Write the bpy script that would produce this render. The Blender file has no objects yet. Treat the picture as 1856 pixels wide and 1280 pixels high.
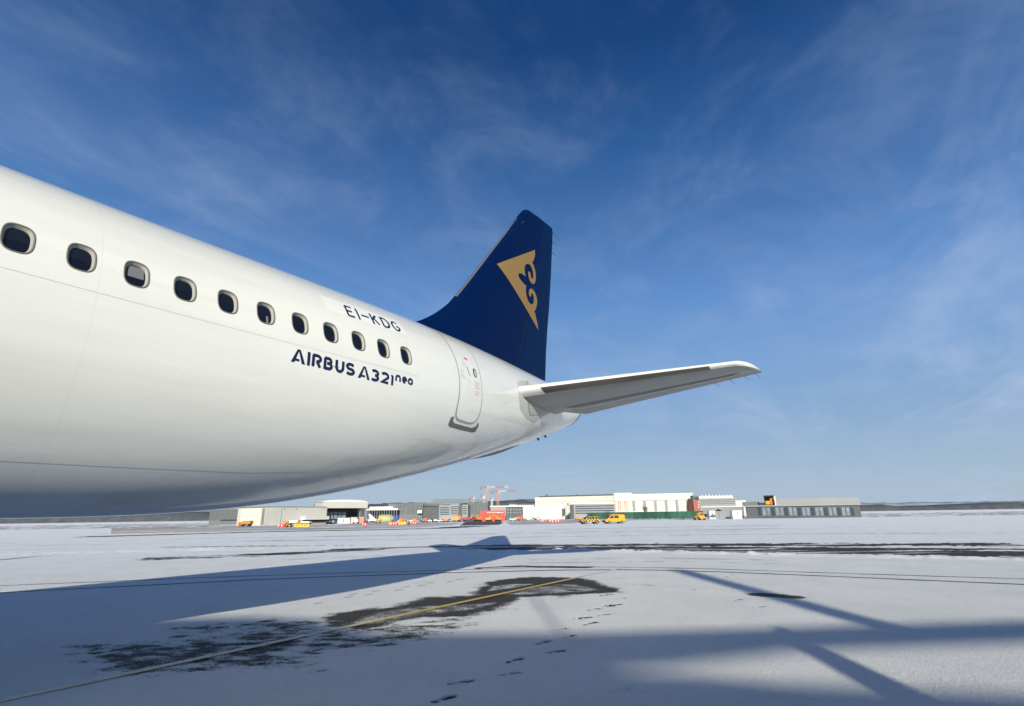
import bpy, bmesh, math, random
import numpy as np
from mathutils import Vector, Matrix
from mathutils.geometry import tessellate_polygon

random.seed(4)
RNG = np.random.default_rng(7)
SC = bpy.context.scene
COL = SC.collection
R = math.radians

# ------------------------------------------------------------------ camera
CAM = np.array([-3.74527, -8.73192, 1.80043])
FW = np.array([0.78367, 0.54993, 0.28884]); RT = np.array([0.57778, -0.81608, -0.01385]); UP = np.array([-0.2281, -0.17774, 0.95728])
FOC = 966.02
cd = bpy.data.cameras.new('camera'); cam = bpy.data.objects.new('camera', cd); COL.objects.link(cam)
cam.matrix_world = Matrix(((RT[0], UP[0], -FW[0], CAM[0]), (RT[1], UP[1], -FW[1], CAM[1]), (RT[2], UP[2], -FW[2], CAM[2]), (0, 0, 0, 1)))
cd.sensor_width = 36; cd.lens = FOC / 1856 * 36; cd.clip_start = 0.1; cd.clip_end = 20000
SC.camera = cam
SC.render.resolution_x = 1024; SC.render.resolution_y = 706

# ------------------------------------------------------------------ light
SUN = Vector((-2.155, -1.76, 1.0)).normalized()
ELEV = math.asin(SUN.z); AZ = math.atan2(SUN.x, SUN.y)
W = bpy.data.worlds.new('World'); SC.world = W; W.use_nodes = True
nt = W.node_tree; nt.nodes.clear()
def N(t, typ, **kw):
    n = t.nodes.new(typ)
    for k, v in kw.items(): setattr(n, k, v)
    return n
sky = N(nt, 'ShaderNodeTexSky', sky_type='NISHITA'); sky.sun_disc = False
sky.sun_elevation = ELEV; sky.sun_rotation = AZ % (2 * math.pi); sky.altitude = 0; sky.air_density = 1.0; sky.dust_density = 0.6; sky.ozone_density = 3.0
gam = N(nt, 'ShaderNodeMix', data_type='RGBA'); gam.inputs[0].default_value = .93     # clear winter sky: deep blue overhead, pale at the horizon
nt.links.new(sky.outputs[0], gam.inputs[6])
# thin cirrus, laid out on the dome by direction
tc = N(nt, 'ShaderNodeTexCoord'); sep = N(nt, 'ShaderNodeSeparateXYZ'); nt.links.new(tc.outputs['Generated'], sep.inputs[0])
rmp = N(nt, 'ShaderNodeValToRGB'); nt.links.new(sep.outputs[2], rmp.inputs[0])
def s2l(c): return tuple((v / 255 / 12.92 if v <= 10 else ((v / 255 + .055) / 1.055) ** 2.4) for v in c)
SKY = [(0, (172, 190, 207)), (.06, (160, 184, 207)), (.14, (140, 171, 206)), (.25, (122, 162, 211)), (.36, (99, 145, 204)), (.48, (72, 118, 177)), (.60, (45, 93, 152)), (.72, (20, 66, 122)), (.85, (11, 56, 110)), (1, (8, 48, 100))]
re_ = rmp.color_ramp.elements
for i, (p_, c_) in enumerate(SKY):
    e_ = re_[i] if i < 1 else (re_.new(p_) if i < len(SKY) - 1 else re_[len(re_) - 1])
    e_.position = p_; e_.color = (*s2l(c_), 1)
rsc = N(nt, 'ShaderNodeVectorMath', operation='SCALE'); rsc.inputs[3].default_value = 10.0; nt.links.new(rmp.outputs[0], rsc.inputs[0]); nt.links.new(rsc.outputs[0], gam.inputs[7])
def wm(op, a, b=None):
    m = N(nt, 'ShaderNodeMath', operation=op)
    for i, v in enumerate((a, b)):
        if v is None: continue
        if isinstance(v, (int, float)): m.inputs[i].default_value = v
        else: nt.links.new(v, m.inputs[i])
    return m.outputs[0]
zz = wm('ADD', wm('MAXIMUM', sep.outputs[2], 0.0), 0.12)
cmb = N(nt, 'ShaderNodeCombineXYZ'); nt.links.new(wm('DIVIDE', sep.outputs[0], zz), cmb.inputs[0]); nt.links.new(wm('DIVIDE', sep.outputs[1], zz), cmb.inputs[1])
mp = N(nt, 'ShaderNodeMapping'); mp.inputs['Rotation'].default_value = (0, 0, R(12)); mp.inputs['Scale'].default_value = (0.65, 1.6, 1)
nt.links.new(cmb.outputs[0], mp.inputs[0])
n1 = N(nt, 'ShaderNodeTexNoise'); n1.inputs['Scale'].default_value = 1.0; n1.inputs['Detail'].default_value = 9; n1.inputs['Roughness'].default_value = .60; n1.inputs['Distortion'].default_value = .9
nt.links.new(mp.outputs[0], n1.inputs['Vector'])
n2 = N(nt, 'ShaderNodeTexNoise'); n2.inputs['Scale'].default_value = .45; n2.inputs['Detail'].default_value = 2; nt.links.new(cmb.outputs[0], n2.inputs['Vector'])
cr = N(nt, 'ShaderNodeMapRange', interpolation_type='SMOOTHSTEP'); cr.inputs[1].default_value = .40; cr.inputs[2].default_value = .78; nt.links.new(n1.outputs[0], cr.inputs[0])
cr2 = N(nt, 'ShaderNodeMapRange', interpolation_type='SMOOTHSTEP'); cr2.inputs[1].default_value = .35; cr2.inputs[2].default_value = .7; nt.links.new(n2.outputs[0], cr2.inputs[0])
n3 = N(nt, 'ShaderNodeTexNoise'); n3.inputs['Scale'].default_value = 2.6; n3.inputs['Detail'].default_value = 8; n3.inputs['Roughness'].default_value = .62; n3.inputs['Distortion'].default_value = .4; nt.links.new(cmb.outputs[0], n3.inputs['Vector'])
cr3 = N(nt, 'ShaderNodeMapRange', interpolation_type='SMOOTHSTEP'); cr3.inputs[1].default_value = .42; cr3.inputs[2].default_value = .75; nt.links.new(n3.outputs[0], cr3.inputs[0])
cf = wm('ADD', wm('MULTIPLY', wm('MULTIPLY', cr.outputs[0], cr2.outputs[0]), .60), wm('MULTIPLY', cr3.outputs[0], .15))
mixc = N(nt, 'ShaderNodeMix', data_type='RGBA'); nt.links.new(cf, mixc.inputs[0]); nt.links.new(gam.outputs[2], mixc.inputs[6]); mixc.inputs[7].default_value = (4.6, 5.6, 7.6, 1)
bg = N(nt, 'ShaderNodeBackground'); bg.inputs[1].default_value = 0.094
nt.links.new(mixc.outputs[2], bg.inputs[0]); wo = N(nt, 'ShaderNodeOutputWorld'); nt.links.new(bg.outputs[0], wo.inputs[0])
sl = bpy.data.lights.new('sun', 'SUN'); sl.energy = 5.0; sl.angle = R(0.53); sl.color = (1, .94, .76)
so = bpy.data.objects.new('sun', sl); COL.objects.link(so); so.rotation_euler = SUN.to_track_quat('Z', 'Y').to_euler()
SC.view_settings.view_transform = 'Standard'; SC.view_settings.look = 'None'; SC.view_settings.exposure = 0.12; SC.view_settings.gamma = 1

# ------------------------------------------------------------------ helpers
def ray(px, py):
    d = FW + RT * (px - 928) / FOC - UP * (py - 640) / FOC
    return CAM, d / np.linalg.norm(d)
def onplane(px, py, Y=0.0):
    o, d = ray(px, py); return o + d * (Y - o[1]) / d[1]
HD = np.array([FW[0], FW[1]]) / math.hypot(FW[0], FW[1]); HR = np.array([HD[1], -HD[0]])
def Zg(x, y):
    d = (np.asarray(x) - CAM[0]) * HD[0] + (np.asarray(y) - CAM[1]) * HD[1]
    t = np.clip(d - 35, 0, 615)
    return -0.0065 * np.sqrt(t * t + 64) + 0.052
def onground(px, py):
    o, d = ray(px, py); s = 5.0
    for k in range(60):
        p = o + d * s; z = float(Zg(p[0], p[1]))
        if d[2] > -1e-4: break
        s = s + .8 * ((z - o[2]) / d[2] - s)
    return (o + d * s)[:2]
def at(px, D, py=None):
    """world point at depth D along the level heading, on the pixel column; z from py or the ground"""
    o, d = ray(px, 931 if py is None else py); s = D / (d[0] * HD[0] + d[1] * HD[1]); p = o + d * s
    if py is None: p[2] = float(Zg(p[0], p[1]))
    return p

def tag(o, label=None, cat=None, group=None, kind=None):
    if label: o['label'] = label
    if cat: o['category'] = cat
    if group: o['group'] = group
    if kind: o['kind'] = kind
    return o
def empty(name, loc=(0, 0, 0), rz=0, **k):
    o = bpy.data.objects.new(name, None); COL.objects.link(o); o.location = loc; o.rotation_euler = (0, 0, rz); o.empty_display_size = .2
    return tag(o, **k)
def meshobj(name, V, Fc, mat, parent=None, smooth=False, uvattr=None):
    me = bpy.data.meshes.new(name); me.from_pydata([tuple(map(float, v)) for v in V], [], [tuple(map(int, f)) for f in Fc]); me.update()
    o = bpy.data.objects.new(name, me); COL.objects.link(o)
    if mat: me.materials.append(mat)
    if smooth: me.polygons.foreach_set('use_smooth', [True] * len(me.polygons))
    if parent: o.parent = parent
    return o
class MB:
    def __init__(s): s.V = []; s.F = []
    def add(s, V, Fc):
        n = len(s.V); s.V += [tuple(map(float, v)) for v in V]; s.F += [tuple(i + n for i in f) for f in Fc]; return s
    def box(s, x0, x1, y0, y1, z0, z1, tx=0, ty=0):
        V = [(x0, y0, z0), (x1, y0, z0), (x1, y1, z0), (x0, y1, z0), (x0 + tx, y0 + ty, z1), (x1 - tx, y0 + ty, z1), (x1 - tx, y1 - ty, z1), (x0 + tx, y1 - ty, z1)]
        return s.add(V, [(0, 3, 2, 1), (4, 5, 6, 7), (0, 1, 5, 4), (1, 2, 6, 5), (2, 3, 7, 6), (3, 0, 4, 7)])
    def tube(s, a, b, r0, r1=None, n=8, cap=True):
        a = Vector(a); b = Vector(b); r1 = r0 if r1 is None else r1; q = (b - a).to_track_quat('Z', 'Y'); V = []
        for c, r in ((a, r0), (b, r1)):
            for i in range(n):
                t = 2 * math.pi * i / n; V.append(c + q @ Vector((r * math.cos(t), r * math.sin(t), 0)))
        Fc = [(i, (i + 1) % n, n + (i + 1) % n, n + i) for i in range(n)]
        if cap: Fc += [tuple(range(n))[::-1], tuple(range(n, 2 * n))]
        return s.add(V, Fc)
    def prism(s, pts, y0, y1, inset=0, zin=1e9):
        n = len(pts); V = [(x, y0, z) for x, z in pts] + [(x, y1, z) for x, z in pts]
        return s.add(V, [tuple(range(n)), tuple(range(n, 2 * n))[::-1]] + [(i, i + n, (i + 1) % n + n, (i + 1) % n) for i in range(n)])
    def build(s, name, mat, parent=None, smooth=False):
        return meshobj(name, s.V, s.F, mat, parent, smooth)

def material(name, col, rough=.5, metal=0, coat=0, noise=0, nscale=5, bump=0, bscale=50, spec=.5, emit=None, stretch=None, rnoise=0):
    m = bpy.data.materials.new(name); m.use_nodes = True; t = m.node_tree; b = t.nodes['Principled BSDF']
    b.inputs['Roughness'].default_value = rough; b.inputs['Metallic'].default_value = metal; b.inputs['Coat Weight'].default_value = coat
    b.inputs['Coat Roughness'].default_value = .06; b.inputs['Specular IOR Level'].default_value = spec
    b.inputs['Base Color'].default_value = (*col, 1)
    c = N(t, 'ShaderNodeTexCoord'); v = c.outputs['Object']
    if stretch:
        mpn = N(t, 'ShaderNodeMapping'); mpn.inputs['Scale'].default_value = stretch; t.links.new(v, mpn.inputs[0]); v = mpn.outputs[0]
    if noise or rnoise:
        n = N(t, 'ShaderNodeTexNoise'); n.inputs['Scale'].default_value = nscale; n.inputs['Detail'].default_value = 6; n.inputs['Roughness'].default_value = .6
        t.links.new(v, n.inputs['Vector'])
        if noise:
            mr = N(t, 'ShaderNodeMapRange'); mr.inputs[1].default_value = .3; mr.inputs[2].default_value = .7; mr.inputs[3].default_value = 1 - noise; mr.inputs[4].default_value = 1 + noise * .6
            t.links.new(n.outputs[0], mr.inputs[0])
            hv = N(t, 'ShaderNodeHueSaturation'); hv.inputs['Color'].default_value = (*col, 1); t.links.new(mr.outputs[0], hv.inputs['Value']); t.links.new(hv.outputs[0], b.inputs['Base Color'])
        if rnoise:
            mr = N(t, 'ShaderNodeMapRange'); mr.inputs[1].default_value = .3; mr.inputs[2].default_value = .7; mr.inputs[3].default_value = max(.02, rough - rnoise); mr.inputs[4].default_value = rough + rnoise
            t.links.new(n.outputs[0], mr.inputs[0]); t.links.new(mr.outputs[0], b.inputs['Roughness'])
    if bump:
        n = N(t, 'ShaderNodeTexNoise'); n.inputs['Scale'].default_value = bscale; n.inputs['Detail'].default_value = 3; t.links.new(v, n.inputs['Vector'])
        bn = N(t, 'ShaderNodeBump'); bn.inputs['Strength'].default_value = bump; bn.inputs['Distance'].default_value = .02; t.links.new(n.outputs[0], bn.inputs['Height']); t.links.new(bn.outputs[0], b.inputs['Normal'])
    if emit: b.inputs['Emission Color'].default_value = (*emit, 1); b.inputs['Emission Strength'].default_value = 1
    return m
def vor(x):
    return np.modf(np.abs(np.sin(x) * 43758.5453))[0]
def vnoise(x, y, seed=0):
    xi = np.floor(x); yi = np.floor(y); fx = x - xi; fy = y - yi; fx = fx * fx * (3 - 2 * fx); fy = fy * fy * (3 - 2 * fy)
    h = lambda a, b: vor(a * 127.1 + b * 311.7 + seed * 74.7)
    return (h(xi, yi) * (1 - fx) + h(xi + 1, yi) * fx) * (1 - fy) + (h(xi, yi + 1) * (1 - fx) + h(xi + 1, yi + 1) * fx) * fy
def fbm(x, y, o=4, seed=0, g=.5):
    s = 0; a = 1; t = 0
    for k in range(o): s = s + a * vnoise(x * 2 ** k + 13.7 * k, y * 2 ** k - 7.3 * k, seed + k); t += a; a *= g
    return s / t
def sstep(a, b, x):
    t = np.clip((x - a) / (b - a), 0, 1); return t * t * (3 - 2 * t)

# ------------------------------------------------------------------ materials
def plane_paint():
    m = material('white_aircraft_paint', (.78, .78, .735), rough=.30, coat=.8, bump=.05, bscale=1.3, rnoise=.06, nscale=2.0, stretch=(.35, 1, 1))
    t = m.node_tree; b = t.nodes['Principled BSDF']; b.inputs['Coat Roughness'].default_value = .05
    c = N(t, 'ShaderNodeTexCoord')
    # grime that streaks aft along the skin, stronger low down
    mpn = N(t, 'ShaderNodeMapping'); mpn.inputs['Scale'].default_value = (.25, 2.2, 2.2); t.links.new(c.outputs['Object'], mpn.inputs[0])
    n = N(t, 'ShaderNodeTexNoise'); n.inputs['Scale'].default_value = 1.6; n.inputs['Detail'].default_value = 7; n.inputs['Roughness'].default_value = .62; t.links.new(mpn.outputs[0], n.inputs['Vector'])
    mr = N(t, 'ShaderNodeMapRange'); mr.inputs[1].default_value = .42; mr.inputs[2].default_value = .72; mr.inputs[3].default_value = 0; mr.inputs[4].default_value = .14; t.links.new(n.outputs[0], mr.inputs[0])
    # frame joints (thin circumferential lines) and stringer laps
    sp = N(t, 'ShaderNodeSeparateXYZ'); t.links.new(c.outputs['Object'], sp.inputs[0])
    def mm(op, a, bb=None):
        q = N(t, 'ShaderNodeMath', operation=op)
        for i, v in enumerate((a, bb)):
            if v is None: continue
            if isinstance(v, (int, float)): q.inputs[i].default_value = v
            else: t.links.new(v, q.inputs[i])
        return q.outputs[0]
    def line(src, per, off, wd):
        return mm('LESS_THAN', mm('ABSOLUTE', mm('SUBTRACT', mm('MODULO', mm('ADD', src, 100 * per + off), per), per / 2)), wd)
    joint = mm('MAXIMUM', line(sp.outputs[0], 3.2, .35, .004), mm('MULTIPLY', line(sp.outputs[2], 1.37, .3, .003), .6))
    fac = mm('ADD', mr.outputs[0], mm('MULTIPLY', joint, .16))
    mx = N(t, 'ShaderNodeMix', data_type='RGBA'); t.links.new(fac, mx.inputs[0]); mx.inputs[6].default_value = (.78, .78, .735, 1); mx.inputs[7].default_value = (.36, .37, .37, 1)
    t.links.new(mx.outputs[2], b.inputs['Base Color'])
    return m
M = {}
M['white'] = plane_paint()
M['white2'] = material('bright_white_paint', (.79, .80, .77), rough=.35, coat=.4)
M['navy'] = material('navy_paint', (.0002, .0085, .056), rough=.42, spec=.08, bump=.05, bscale=1.5, noise=.12, nscale=1.2, rnoise=.05)
M['navy_rudder'] = material('navy_rudder_paint', (.0003, .0125, .062), rough=.45, spec=.08, noise=.12, nscale=1.5)
M['letters'] = material('navy_lettering', (.008, .012, .06), rough=.4)
M['gold'] = material('gold_livery_paint', (.255, .16, .062), rough=.5, spec=.1)
M['metal'] = material('bare_metal_edge', (.46, .45, .43), rough=.35, metal=.85, bump=.15, bscale=6)
M['metal_dark'] = material('polished_metal_edge', (.16, .14, .12), rough=.3, metal=.8, bump=.2, bscale=4)
M['dgrey2'] = material('recess_grey_paint', (.115, .12, .12), rough=.5, noise=.15, nscale=1.5)
M['lip'] = material('shroud_lip_grey', (.42, .44, .44), rough=.4, noise=.1, nscale=3)
M['hgrey'] = material('grey_wing_paint', (.27, .28, .275), rough=.42, coat=.15, noise=.1, nscale=1.5, stretch=(1, .3, 1))
M['hgrey2'] = material('grey_elevator_paint', (.20, .215, .215), rough=.45, coat=.1, noise=.12, nscale=2)
M['plate'] = material('stabilizer_apron_paint', (.46, .49, .46), rough=.5)
M['outline'] = material('door_outline_grey', (.30, .31, .31), rough=.5)
M['dgrey'] = material('dark_grey_paint', (.13, .135, .13), rough=.6, noise=.15, nscale=20)
M['black'] = material('black_rubber', (.012, .012, .012), rough=.6)
M['seal'] = material('window_seal_grey', (.15, .147, .135), rough=.55)
M['bezel'] = material('window_bezel', (.40, .39, .36), rough=.4)
M['blind'] = material('window_blind_patch', (.16, .17, .18), rough=.5)
M['pane'] = material('cabin_window_pane', (.004, .006, .013), rough=.08, coat=.2)
M['redink'] = material('faded_red_marking', (.75, .38, .40), rough=.6)
M['red'] = material('red_marking', (.62, .05, .07), rough=.5)
M['ink'] = material('pale_grey_marking', (.45, .46, .46), rough=.6)
M['jointline'] = material('panel_joint_grey', (.52, .51, .50), rough=.5)

# ------------------------------------------------------------------ aircraft surface
ZC = 3.9037; ZW = 4.5489
KN = np.array([-9, -6, -3, -1, 1, 3, 5, 7, 9, 11, 13.2])
KT = np.array([2.07, 2.07, 2.0694, 2.0718, 2.0795, 2.0752, 2.0454, 1.9685, 1.863, 1.7309, 1.5657])
KB = np.array([-2.0699, -2.0695, -2.0722, -2.0659, -1.9424, -1.6379, -1.2054, -.7001, -.1641, .4356, 1.1686])
KW = np.array([1.975, 1.975, 1.9746, 1.975, 1.988, 1.955, 1.8054, 1.5362, 1.2037, .8326, .3989])
def spline(k, v):
    n = len(k); A = np.eye(n); h = np.diff(k); b = np.zeros(n)
    for i in range(1, n - 1):
        A[i, i - 1:i + 2] = [h[i - 1], 2 * (h[i - 1] + h[i]), h[i]]; b[i] = 6 * ((v[i + 1] - v[i]) / h[i] - (v[i] - v[i - 1]) / h[i - 1])
    Mm = np.linalg.solve(A, b)
    def f(x):
        x = np.asarray(x, float); i = np.clip(np.searchsorted(k, x) - 1, 0, n - 2); hh = h[i]; a = (k[i + 1] - x) / hh; c = 1 - a
        return a * v[i] + c * v[i + 1] + ((a ** 3 - a) * Mm[i] + (c ** 3 - c) * Mm[i + 1]) * hh * hh / 6
    return f
fT, fB, fW = spline(KN, KT), spline(KN, KB), spline(KN, KW)
NOSE = -31.7; TAIL = 11.45
def section(x):
    x = np.asarray(x, float); xc = np.maximum(x, -9)
    t, b, w = fT(xc), fB(xc), fW(xc)
    u = np.clip((x - NOSE) / 5.6, 0, 1); g = np.sqrt(np.maximum(1 - (1 - u) ** 2.2, 0)); m = x < -20
    dz = -.55 * (1 - u) ** 2
    t = np.where(m, 2.07 * g + dz, t); b = np.where(m, -2.07 * g + dz, b); w = np.where(m, 1.975 * g, w)
    return ZC + (t + b) / 2, (t - b) / 2, w
def surf(x, phi, off=0.0):
    """port-side fuselage skin: x aft, phi (rad) up from the waterline, off = metres proud of the skin"""
    zc, hh, w = section(x); c, s = np.cos(phi), np.sin(phi)
    ny, nz = -c * hh, s * w; L = np.hypot(ny, nz) + 1e-9
    return np.stack([np.asarray(x, float) + 0 * c, -w * c + off * ny / L, zc + hh * s + off * nz / L], -1)
def phi_of_z(x, z):
    zc, hh, w = section(x); return np.arcsin(np.clip((z - zc) / hh, -.999, .999))

plane = empty('airliner', (0, 0, 0), label='white airliner with a navy blue tail fin parked on the snowy apron', cat='airliner')

PITCH = .5334; I0, I1 = -8, 5
def fuselage():
    step = R(1.5); nphi = 240; phis = np.arange(nphi) * step
    cellx = np.linspace((I0 - .5) * PITCH, (I1 + .5) * PITCH, (I1 - I0 + 1) * 8 + 1)
    fwd = np.concatenate([NOSE + 5.6 * (np.linspace(0.02, 1, 26) ** 1.8), np.arange(-25.6, cellx[0] - .3, .5)])
    aft = np.arange(cellx[-1] + .1, TAIL, .1)
    X = np.concatenate([fwd, cellx, aft, [TAIL]]); ix0 = len(fwd)
    G = np.stack([surf(np.full(nphi, x), phis) for x in X]); V = list(G.reshape(-1, 3)); Fc = []
    P0, P1 = 2, 20                                    # window band 3..30 degrees
    vid = lambda i, j: i * nphi + (j % nphi)
    for i in range(len(X) - 1):
        inband = ix0 <= i < ix0 + len(cellx) - 1
        for j in range(nphi):
            if inband and P0 <= j < P1: continue
            Fc.append((vid(i, j), vid(i, j + 1), vid(i + 1, j + 1), vid(i + 1, j)))
    holes = []
    for k in range(I1 - I0 + 1):
        a = ix0 + 8 * k; xc = (I0 + k) * PITCH
        brd = [(a + q, P0) for q in range(8)] + [(a + 8, P0 + q) for q in range(P1 - P0)] + [(a + 8 - q, P1) for q in range(8)] + [(a, P1 - q) for q in range(P1 - P0)]
        nb = len(brd); BX = np.array([X[i] for i, j in brd]); BP = np.array([j * step for i, j in brd])
        pc = float(phi_of_z(xc, ZW)); th = np.arctan2((BP - pc) * 2.0, BX - xc)
        def hole(ax, bz, x0=xc, th=th):
            e = 2.9; c, s = np.cos(th), np.sin(th); r = (np.abs(c / ax) ** e + np.abs(s / bz) ** e) ** (-1 / e); hx = x0 + r * c; hz = ZW + r * s
            return hx, hz
        hx, hz = hole(.137, .176); hp = phi_of_z(hx, hz)
        prev = [vid(i, j) for i, j in brd]
        for f in (.35, .7, 1.0):
            base = len(V); V += list(surf(BX + (hx - BX) * f, BP + (hp - BP) * f)); cur = list(range(base, base + nb))
            for q in range(nb): Fc.append((prev[q], cur[q], cur[(q + 1) % nb], prev[(q + 1) % nb]))
            prev = cur
        holes.append((xc, hole))
    Fc = [f[::-1] for f in Fc]
    # tail end ring folds inwards (exhaust)
    o = meshobj('fuselage', V, Fc, M['white'], plane, True)
    for xc, hole in holes:
        def ring(levels):
            VV = []; n = None
            for ax, bz, off in levels:
                hx, hz = hole(ax, bz); n = len(hx); VV += list(surf(hx, phi_of_z(hx, hz), off))
            FF = []
            for r in range(len(levels) - 1):
                for q in range(n): FF.append((r * n + q, (r + 1) * n + q, (r + 1) * n + (q + 1) % n, r * n + (q + 1) % n))
            return VV, FF, n
        VV, FF, n = ring([(.1375, .1765, -.004), (.1365, .1755, .004), (.130, .169, .005), (.121, .160, .003), (.118, .157, -.006)])
        win = meshobj('cabin_window', VV, FF, M['seal'], plane, True)
        VV, FF, n = ring([(.118, .157, -.006), (.114, .153, -.012), (.103, .142, -.040)])
        meshobj('window_bezel', VV, FF, M['bezel'], win, True)
        VV, FF, n = ring([(.1035, .1425, -.0395), (.05, .07, -.038), (.001, .001, -.037)])
        meshobj('pane', VV, FF, M['pane'], win, True)
        kw = round(xc / PITCH)
        if kw in (-6, -3, 0):                          # two lowered blinds, and a paler upright patch in the first window
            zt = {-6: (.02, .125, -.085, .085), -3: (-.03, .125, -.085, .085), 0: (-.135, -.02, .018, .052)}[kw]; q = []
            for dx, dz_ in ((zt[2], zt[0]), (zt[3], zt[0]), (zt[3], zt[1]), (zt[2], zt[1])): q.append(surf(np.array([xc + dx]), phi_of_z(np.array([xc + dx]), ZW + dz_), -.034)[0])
            meshobj('window_blind_patch', q, [(0, 1, 2, 3)], M['blind'], win)
    # exhaust at the tail end
    mb = MB(); a = surf(np.full(40, TAIL), np.linspace(0, 2 * math.pi, 41)[:-1]); c = a.mean(0)
    VV = list(a * 1.0) + list(c + (a - c) * .97 + np.array([.1, 0, 0])) + list(c + (a - c) * .85 + np.array([.1, 0, 0])) + list(c + (a - c) * .8 - np.array([.5, 0, 0])); FF = []
    for r in range(3):
        for q in range(40): FF.append((r * 40 + q, r * 40 + (q + 1) % 40, (r + 1) * 40 + (q + 1) % 40, (r + 1) * 40 + q))
    FF.append(tuple(range(120, 160))); meshobj('exhaust_outlet', VV, FF, M['dgrey'], plane, True)
fuselage()

# decals that follow a curved skin
def cut_grid(polys, gx, gy):
    """triangulates closed 2D outlines and cuts them by a grid so that they can bend with the skin"""
    bm = bmesh.new()
    for pts in polys:
        vs = [bm.verts.new((x, y, 0)) for x, y in pts]
        for tri in tessellate_polygon([[Vector((x, y, 0)) for x, y in pts]]):
            try: bm.faces.new([vs[i] for i in tri])
            except ValueError: pass
    xs = [v.co.x for v in bm.verts]; ys = [v.co.y for v in bm.verts]
    for a0, a1, g, ax in ((min(xs), max(xs), gx, 0), (min(ys), max(ys), gy, 1)):
        k = math.floor(a0 / g) + 1
        while k * g < a1:
            co = [0, 0, 0]; co[ax] = k * g; no = [0, 0, 0]; no[ax] = 1
            bmesh.ops.bisect_plane(bm, geom=bm.verts[:] + bm.edges[:] + bm.faces[:], plane_co=co, plane_no=no); k += 1
    bmesh.ops.triangulate(bm, faces=bm.faces[:])
    bm.verts.index_update(); V = [(v.co.x, v.co.y) for v in bm.verts]; Fc = [tuple(v.index for v in f.verts) for f in bm.faces]; bm.free()
    return np.array(V), Fc
def stroke(pts, w, closed=False, w2=None):
    """a polyline thickened to an outline with mitred corners"""
    P = np.array(pts, float); n = len(P); Lft = []; Rgt = []
    W_ = np.full(n, w / 2.0) if np.isscalar(w) else np.array(w) / 2
    for i in range(n):
        if closed: a, b = P[i] - P[i - 1], P[(i + 1) % n] - P[i]
        else:
            a = P[i] - P[i - 1] if i else P[1] - P[0]; b = P[i + 1] - P[i] if i < n - 1 else P[-1] - P[-2]
        a = a / (np.hypot(*a) + 1e-12); b = b / (np.hypot(*b) + 1e-12); na = np.array([-a[1], a[0]]); nb = np.array([-b[1], b[0]]); m = na + nb; m = m / (np.hypot(*m) + 1e-12)
        k = 1 / max(.45, m @ na); Lft.append(P[i] + m * W_[i] * k); Rgt.append(P[i] - m * W_[i] * k)
    out = []
    for i in range(n if closed else n - 1):
        j = (i + 1) % n; out.append([tuple(Rgt[i]), tuple(Rgt[j]), tuple(Lft[j]), tuple(Lft[i])])
    return out
def arc(cx, cy, rx, ry, a0, a1, n=10):
    return [(cx + rx * math.cos(R(a0 + (a1 - a0) * i / n)), cy + ry * math.sin(R(a0 + (a1 - a0) * i / n))) for i in range(n + 1)]
AR = 1.95
def skin_decal(name, strokes, mat, parent=plane, mode='z', off=.003, gx=.12, gy=.06, parts=True):
    """strokes: list of polygon lists; successive lists sit a hair prouder so nothing is coplanar"""
    VV = []; FF = []
    for k, polys in enumerate(strokes):
        V, Fc = cut_grid(polys, gx, gy); x = V[:, 0]; ph = phi_of_z(x, V[:, 1]) if mode == 'z' else V[:, 1] / AR
        S = surf(x, ph, off + .0004 * (k % 5)); n = len(VV); VV += list(S)
        for f in Fc:
            a, b, c = (S[i] for i in f); nn = np.cross(b - a, c - a)
            zc, hh, w = section(a[0]); ou = np.array([0, a[1], a[2] - zc])
            FF.append(tuple(i + n for i in (f if nn @ ou > 0 else f[::-1])))
    return meshobj(name, VV, FF, mat, parent)
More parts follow.
